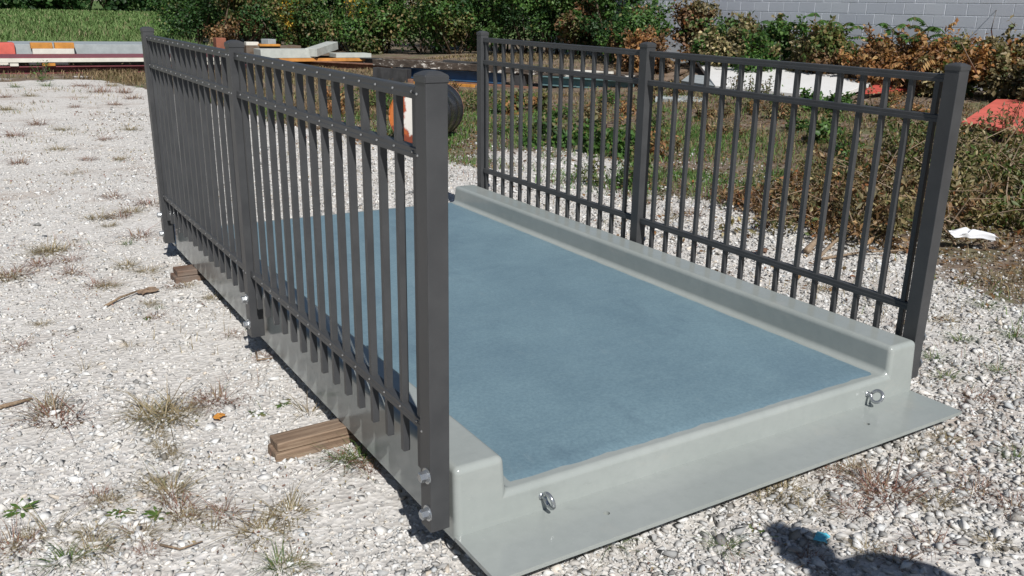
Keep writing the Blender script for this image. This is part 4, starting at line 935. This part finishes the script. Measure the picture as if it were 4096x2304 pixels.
# tall dry weeds in front of the panel stack and the white panel
def tall_weed(label, px, py, h, seed, pal, n=60, zg=None, group=None):
    rs = np.random.RandomState(seed); q = at_z(px, py, 0.1); g = float(ground_h(q[0], q[1])); q = at_z(px, py, g); root = tag(empty('tall_weed', (q[0], q[1], g)), label, 'weed', group); bm = bmesh.new(); P = []
    for s in range(5):
        e = Vector((rs.normal(0, .10), rs.normal(0, .10), h * rs.uniform(.7, 1.))); tube(bm, [(0, 0, -.02), e * .5, e], [.006, .005, .002], 4); t = rs.uniform(.15, 1, n // 5)
        P.append(np.array(e)[None] * t[:, None] + rs.normal(0, .028, (n // 5, 3)))
    P = np.concatenate(P); P[:, 2] = np.clip(P[:, 2], .02, None)
    V, F, c = leaves_geo(rs, P, rs.normal(size=(len(P), 3)), rs.uniform(.03, .07, len(P)), .4, pick_cols(rs, pal, len(P)))
    link('foliage', np_mesh('foliage', V, F, c), M_LEAF, root); link('stem', bm_mesh(bm, 'stem'), M_STEM, root)
for k, (px, py, h, pal, lb, gp) in enumerate([(2935, 395, .42, OLIVE, 'dry seed stalk weed standing in front of the white panel', 'stalk weeds by the white panel'), (2990, 400, .40, OLIVE, 'dry seed stalk weed standing in front of the white panel', 'stalk weeds by the white panel'), (3070, 405, .42, OLIVE, 'dry seed stalk weed standing in front of the white panel', 'stalk weeds by the white panel'),
    (3000, 470, .34, RUST, 'red brown dried weed in the grass below the white panel', None), (170, 330, .42, GREEN, 'green weed clump in front of the maroon beam', None), (1780, 320, .5, DRY, 'tan dry grass clump beside the blue steel beam', None), (4010, 560, .5, BROWN, 'dark withered weed in front of the large red panel', None)]):
    tall_weed(lb, px, py, h, 600 + k, pal, 110, group=gp)
bush('low green leafy plant in front of the white panel', *at_z(3290, 425, .25)[:2], .42, .36, .26, 1500, .075, GREEN, 620, name='leafy_plant', cat='plant', lobes=9, stems=4)
bush('green leafy plant in the grass beside the soil patch', *at_z(3320, 545, .12)[:2], .36, .3, .26, 700, .08, GREEN, 621, name='leafy_plant', cat='plant', lobes=8, stems=4, pal2=OLIVE)
bush('green ground plant spreading behind the middle post of the deck-side railing', *at_z(2500, 600, .03)[:2], .7, .5, .24, 1300, .07, GREEN, 622, name='leafy_plant', cat='plant', lobes=10, stems=4)
bush('green ground plant spreading behind the drum', *at_z(2230, 560, .03)[:2], .8, .5, .22, 1300, .07, GREEN, 623, name='leafy_plant', cat='plant', lobes=10, stems=4, pal2=OLIVE)
bush('yellowing ground plant in front of the old beams', *at_z(2060, 440, .05)[:2], .9, .5, .26, 1300, .08, OLIVE, 624, name='leafy_plant', cat='plant', lobes=10, stems=4, pal2=RUST)

rw = np.random.RandomState(88); cnt = 0
KINDS_ = [('olive green low weed clump', OLIVE, GREEN), ('brown withered low weed clump', BROWN, WILT), ('tan and rust low weed clump', RUST, WILT), ('fresh green low weed clump', GREEN, OLIVE)]
while cnt < 46:                                             # tangle of low weeds between the railing and the wall
    x = rw.uniform(3.6, 11.5); y = rw.uniform(2.6, 13.0)
    if gravel_mask(np.array([x]), np.array([y]))[0] > .35 or on_panel(np.array([x]), np.array([y]), 1.25)[0] or abs((x - A[0]) * nv[0] + (y - A[1]) * nv[1]) < .8 or np.hypot(x - 3.9, y - 7.8) < .9: continue
    kk = 3 if rw.rand() < .35 and x < 9 else rw.randint(0, 3); nm_, p1, p2 = KINDS_[kk]; r_ = rw.uniform(.22, .5)
    bush(nm_ + ' in the rough ground behind the railing', x, y, r_, r_ * .8, rw.uniform(.13, .30), 420, .055, p1, 900 + cnt, name='weed_clump', cat='weed', group=nm_ + 's behind the railing', lobes=8, pal2=p2, stems=5, aspect=.45); cnt += 1

# ------------------------------------------------------------------ cut brush pile beside the bridge
piles = [(3560, 920, .70, .55, .50, 6800, WILT, 'cut leafy branch heap behind the end post of the deck-side railing'), (3790, 790, .80, .6, .76, 9500, WILT, 'tall heap of cut wilted branches beside the white rag'), (4030, 740, .80, .5, .50, 6800, WILT, 'heap of cut wilted branches below the large red panel'), (4110, 880, .60, .50, .52, 6200, WILT, 'heap of cut branches behind the white rag'), (3260, 850, .62, .5, .16, 2600, BROWN, 'flat heap of dark dead leaves behind the railing pickets'), (3430, 770, .7, .5, .34, 3600, WILT, 'small heap of wilted leaves beside the bare sticks')]
RAG = at_z(3870, 1010, .02)
def brush_heap(label, x, y, rx, ry, h, n, pal, pal2, seed):
    rs = np.random.RandomState(seed); g = float(ground_h(x, y)); root = tag(empty('brush_heap', (x, y, g)), label, 'brush'); nt = max(18, n // 75); bm = bmesh.new(); PP = []; CC = []
    for t in range(nt):
        a = rs.uniform(0, 2 * np.pi); q = math.sqrt(rs.rand()); bx, by = math.cos(a) * rx * q, math.sin(a) * ry * q; dome = h * math.sqrt(max(.06, 1 - q * q))
        d = rs.uniform(0, 2 * np.pi); ln = rs.uniform(.25, .75) * rx * 1.3; z0_ = rs.uniform(.02, .75) * dome; rise = rs.uniform(-.1, .65) * h
        p0 = np.array([bx, by, z0_]); p2 = p0 + np.array([math.cos(d) * ln, math.sin(d) * ln, rise]); p2[2] = max(.02, min(p2[2], h * 1.25)); p1 = (p0 + p2) / 2 + np.array([rs.normal(0, .04), rs.normal(0, .04), rs.uniform(.0, .10)])
        tube(bm, [p0, p1, p2], [rs.uniform(.004, .009), .004, .0015], 4, cap=False)
        m = n // nt; u = rs.uniform(.1, 1.05, m)[:, None]; c = (1 - u) ** 2 * p0 + 2 * u * (1 - u) * p1 + u * u * p2
        c = c + rs.normal(0, 1, (m, 3)) * np.array([.045, .045, .035]) - np.array([0, 0, .015]); PP.append(c)
        cc = pick_cols(rs, pal if rs.rand() < .6 else pal2, m) * rs.uniform(.75, 1.3); CC.append(cc)
    P = np.concatenate(PP); CC = np.concatenate(CC); P[:, 2] = np.maximum(P[:, 2], .012)
    far_ = np.hypot(P[:, 0] + x - RAG[0], P[:, 1] + y - RAG[1]) > .30; P = P[far_]; CC = CC[far_]
    N = rs.normal(0, .8, (len(P), 3)) + np.array([0, -.3, .35]); V, F, c = leaves_geo(rs, P, N, rs.uniform(.03, .075, len(P)), .42, CC, .8)
    link('foliage', np_mesh('foliage', V, F, c), M_LEAF, root); link('twigs', bm_mesh(bm, 'twigs'), M_BRANCH, root)['kind'] = 'stuff'
for k, (px, py, rx, ry, h, n, pal, lb) in enumerate(piles):
    q = at_z(px, py, .02); brush_heap(lb, q[0], q[1], rx, ry, h, int(n * .8), pal, OLIVE if k in (1, 3) else BROWN, 700 + k)
def stick(label, pts, r, cat='branch'):
    W_ = [Vector(at_z(px, py, z)) for px, py, z in pts]; b = W_[0].copy(); bm = bmesh.new(); n = len(W_)
    tube(bm, [w - b for w in W_], [r * (1 - .45 * i / max(1, n - 1)) for i in range(n)], 7); o = link('branch', bm_mesh(bm, 'branch', True), M_BRANCH); o.location = b; tag(o, label, cat)
stick('thick cut branch with pale sawn end behind the railing pickets', [(3228, 1003, .03), (3262, 965, .05), (3300, 930, .07)], .026)
stick('thin pale stick rising through the brush behind the pickets', [(3425, 870, .12), (3500, 760, .30), (3590, 600, .50)], .008)
stick('brown branch leaning beside the sawn branch', [(3275, 1030, .03), (3360, 945, .06), (3470, 830, .16)], .013)
stick('long thin branch lying along the edge of the gravel', [(3290, 1035, .015), (3450, 1008, .03), (3640, 1000, .03)], .010)
stick('straight twig crossing the heap above the white rag', [(3785, 848, .18), (3860, 905, .14), (3935, 985, .04)], .007)
stick('long curved bare stem arching over the brush', [(4040, 888, .08), (4026, 770, .30), (4040, 660, .45), (4090, 560, .52)], .006)
stick('pale broken stalk standing before the large red panel', [(3935, 640, .05), (3945, 580, .16), (3950, 510, .28)], .011)
stick('bare stick leaning against the wall brush', [(3905, 290, .95), (3870, 225, 1.15), (3845, 172, 1.32)], .012)
stick('tall dry stalk standing against the block wall', [(3975, 185, 1.15), (3965, 120, 1.45), (3985, 40, 1.75)], .010)
stick('grey weathered stick lying on the gravel at the open yard', [(-30, 1636, .012), (60, 1612, .014), (128, 1594, .012)], .010)
stick('thin curved twig lying on the pale dust', [(640, 2178, .008), (720, 2196, .012), (810, 2165, .01)], .004)
stick('dark twig lying beside the split timber', [(420, 1225, .01), (480, 1190, .02), (560, 1160, .02)], .008)
stick('forked dark twig beside the middle post', [(1024, 1408, .008), (1030, 1440, .01), (1090, 1432, .01)], .005)

# ------------------------------------------------------------------ litter
def crumple(name, mat, px, py, sx, sy, hgt, seed, label, cat, rz):
    rs = np.random.RandomState(seed); n = 15; u, v = np.meshgrid(np.linspace(-.5, .5, n), np.linspace(-.5, .5, n)); q = at_z(px, py, .02)
    X = u * sx * (1 + .22 * (vnoise(u * 3 + seed, v * 3, 1.3) - .5)) + (vnoise(u * 5 + 3, v * 5 + seed, 1.) - .5) * sx * .16; Y = v * sy + (vnoise(u * 4 + 8, v * 4 + seed, 1.) - .5) * sy * .45
    Z = hgt * (.25 + .9 * vnoise(u * 6 + seed, v * 6 + 4, 1.) * np.cos(u * 2.2) ) * np.clip(1.3 - 3.6 * (np.abs(v)) ** 2, .1, 1)
    i = np.arange(n * n).reshape(n, n); F = np.stack([i[:-1, :-1], i[:-1, 1:], i[1:, 1:], i[1:, :-1]], -1).reshape(-1, 4)
    o = link(name, np_mesh(name, np.stack([X, Y, Z], -1).reshape(-1, 3), F), mat); o.location = (q[0], q[1], float(ground_h(q[0], q[1])) + .012); o.rotation_euler = (0, 0, rz)
    sm = o.modifiers.new('solid', 'SOLIDIFY'); sm.thickness = .004; ss = o.modifiers.new('sub', 'SUBSURF'); ss.levels = ss.render_levels = 1; tag(o, label, cat); return o
M_RAG = m_paint('white_cloth', (.72, .73, .76), .85, .04)
M_CYAN = m_paint('cyan_plastic', (.12, .55, .70), .5, .1)
o = crumple('rag', M_RAG, 3880, 988, .30, .13, .075, 3, 'crumpled white rag lying at the edge of the brush heap', 'rag', rad(-48)); o.location.z += .07
crumple('plastic_scrap', M_CYAN, 3292, 2148, .050, .042, .02, 9, 'small crumpled cyan plastic scrap on the gravel', 'scrap', .6)
crumple('paper_scrap', M_RAG, 3535, 602, .06, .03, .02, 12, 'small white paper scrap on the soil behind the pickets', 'scrap', .3)
crumple('paper_scrap', M_RAG, 2200, 655, .09, .02, .012, 14, 'narrow white scrap on the gravel behind the far pickets', 'scrap', -.9)
crumple('bark_piece', M_WOOD, 590, 1160, .11, .06, .02, 21, 'orange brown bark piece lying beside the split timber', 'bark', .4)
crumple('bark_piece', M_WOOD2, 3050, 1000, .10, .06, .02, 22, 'red brown bark piece lying behind the railing pickets', 'bark', .2)
crumple('dead_leaf', M_AMBER, 875, 1660, .045, .03, .012, 23, 'curled orange dead leaf on the gravel', 'leaf', .9)

# ------------------------------------------------------------------ person standing beside the photographer (casts the shadow on the gravel)
def person():
    px_, py_ = .52, -2.13
    root = tag(empty('person', (px_, py_, 0)), 'person in a dark shirt and jeans standing behind the bridge end, one elbow out', 'person')
    skin = m_paint('skin', (.42, .25, .18), .5, .06); shirt = m_paint('dark_shirt', (.045, .055, .08), .85, .1); jean = m_paint('jeans', (.06, .085, .14), .85, .15); hair_m = m_paint('dark_hair', (.03, .02, .015), .6, .2); shoe = m_paint('dark_shoes', (.03, .03, .03), .6, .1)
    def skin_obj(name, verts, edges, mat, rootv=0, lv=2):
        me = bpy.data.meshes.new(name); me.from_pydata([v[:3] for v in verts], edges, []); o = link(name, me, mat, root)
        m = o.modifiers.new('skin', 'SKIN'); m.use_smooth_shade = True
        sv = me.skin_vertices[0].data
        for k, v in enumerate(verts):
            r = v[3]; sv[k].radius = r if isinstance(r, tuple) else (r, r); sv[k].use_root = (k == rootv)
        s = o.modifiers.new('sub', 'SUBSURF'); s.levels = s.render_levels = lv; return o
    # body: pelvis, spine, neck, head, arms with hands, legs with feet (faces +Y)
    V = [(0, 0, .95, (.155, .11)), (0, 0, 1.12, (.14, .10)), (0, .0, 1.32, (.165, .105)), (0, -.01, 1.46, (.12, .075)), (0, .0, 1.53, .055), (0, .02, 1.60, (.068, .08)), (0, .02, 1.70, (.078, .095)), (0, .01, 1.765, (.055, .07)),
         (.20, 0, 1.47, .060), (.40, -.02, 1.27, .046), (.28, .20, 1.10, .034), (.20, .30, 1.13, (.034, .02)), (.16, .36, 1.14, (.03, .015)),
         (-.19, 0, 1.42, .058), (-.25, -.03, 1.13, .044), (-.25, .06, .88, .034), (-.25, .09, .80, (.02, .036)), (-.25, .10, .74, (.015, .03)),
         (.10, 0, .86, .095), (.11, .01, .50, .060), (.115, -.02, .12, .042), (.12, .10, .05, (.045, .03)), (-.10, 0, .86, .095), (-.11, .01, .50, .060), (-.115, -.02, .12, .042), (-.12, .10, .05, (.045, .03))]
    E_ = [(0, 1), (1, 2), (2, 3), (3, 4), (4, 5), (5, 6), (6, 7), (3, 8), (8, 9), (9, 10), (10, 11), (11, 12), (3, 13), (13, 14), (14, 15), (15, 16), (16, 17), (0, 18), (18, 19), (19, 20), (20, 21), (0, 22), (22, 23), (23, 24), (24, 25)]
    skin_obj('body', V, E_, skin)
    for sx, base, dr in ((1, Vector((.17, .35, 1.14)), Vector((-.045, .06, .0))), (-1, Vector((-.25, .10, .745)), Vector((.0, .015, -.075)))):
        for k, (off, ln) in enumerate(((-.028, .75), (-.009, .95), (.010, 1.), (.028, .85), (.045, .6))):
            ax = Vector((0, 0, 1)) if sx == 1 else Vector((0, 1, 0)); p0 = base + ax * off; p1 = p0 + dr * .5 * ln; p2 = p0 + dr * ln + Vector((-sx * .012, 0, -.008))
            skin_obj('finger' if k < 4 else 'thumb', [(*p0, .0095), (*p1, .0085), (*p2, .0065)], [(0, 1), (1, 2)], skin, 0, 1)
    skin_obj('shirt', [(0, 0, .93, (.172, .128)), (0, 0, 1.12, (.156, .116)), (0, 0, 1.32, (.180, .120)), (0, -.01, 1.45, (.132, .088)), (0, -.005, 1.495, (.07, .068)), (.20, 0, 1.475, .080), (.34, -.015, 1.335, .070), (-.19, 0, 1.42, .074), (-.232, -.02, 1.22, .066)], [(0, 1), (1, 2), (2, 3), (3, 4), (3, 5), (5, 6), (3, 7), (7, 8)], shirt)
    skin_obj('trousers', [(0, 0, .96, (.166, .122)), (.10, 0, .84, .110), (.11, .01, .50, .078), (.115, -.015, .10, .064), (-.10, 0, .84, .110), (-.11, .01, .50, .078), (-.115, -.015, .10, .064)], [(0, 1), (1, 2), (2, 3), (0, 4), (4, 5), (5, 6)], jean)
    for sx in (-1, 1): skin_obj('shoe', [(sx * .117, -.045, .05, (.046, .045)), (sx * .118, .06, .045, (.05, .04)), (sx * .122, .16, .035, (.045, .03))], [(0, 1), (1, 2)], shoe, 0, 2)
    skin_obj('hair', [(0, -.035, 1.62, (.090, .07)), (0, -.03, 1.71, (.102, .10)), (0, .0, 1.775, (.085, .085))], [(0, 1), (1, 2)], hair_m)
    for sx in (-1, 1):
        bm = bmesh.new(); g = bmesh.ops.create_icosphere(bm, subdivisions=2, radius=.012); bmesh.ops.translate(bm, verts=bm.verts, vec=(sx * .032, .102, 1.675)); link('eye', bm_mesh(bm, 'eye', True), M_WHITEP, root)
        bm = bmesh.new(); g = bmesh.ops.create_icosphere(bm, subdivisions=2, radius=.022); bmesh.ops.scale(bm, verts=bm.verts, vec=(.35, .8, 1.3)); bmesh.ops.translate(bm, verts=bm.verts, vec=(sx * .082, .015, 1.665)); link('ear', bm_mesh(bm, 'ear', True), skin, root)
    skin_obj('nose', [(0, .105, 1.685, .009), (0, .122, 1.652, .013)], [(0, 1)], skin, 0, 1); skin_obj('mouth', [(-.022, .098, 1.615, .005), (0, .106, 1.613, .006), (.022, .098, 1.615, .005)], [(0, 1), (1, 2)], m_paint('lips', (.38, .16, .13), .5, .05), 0, 1)
person()
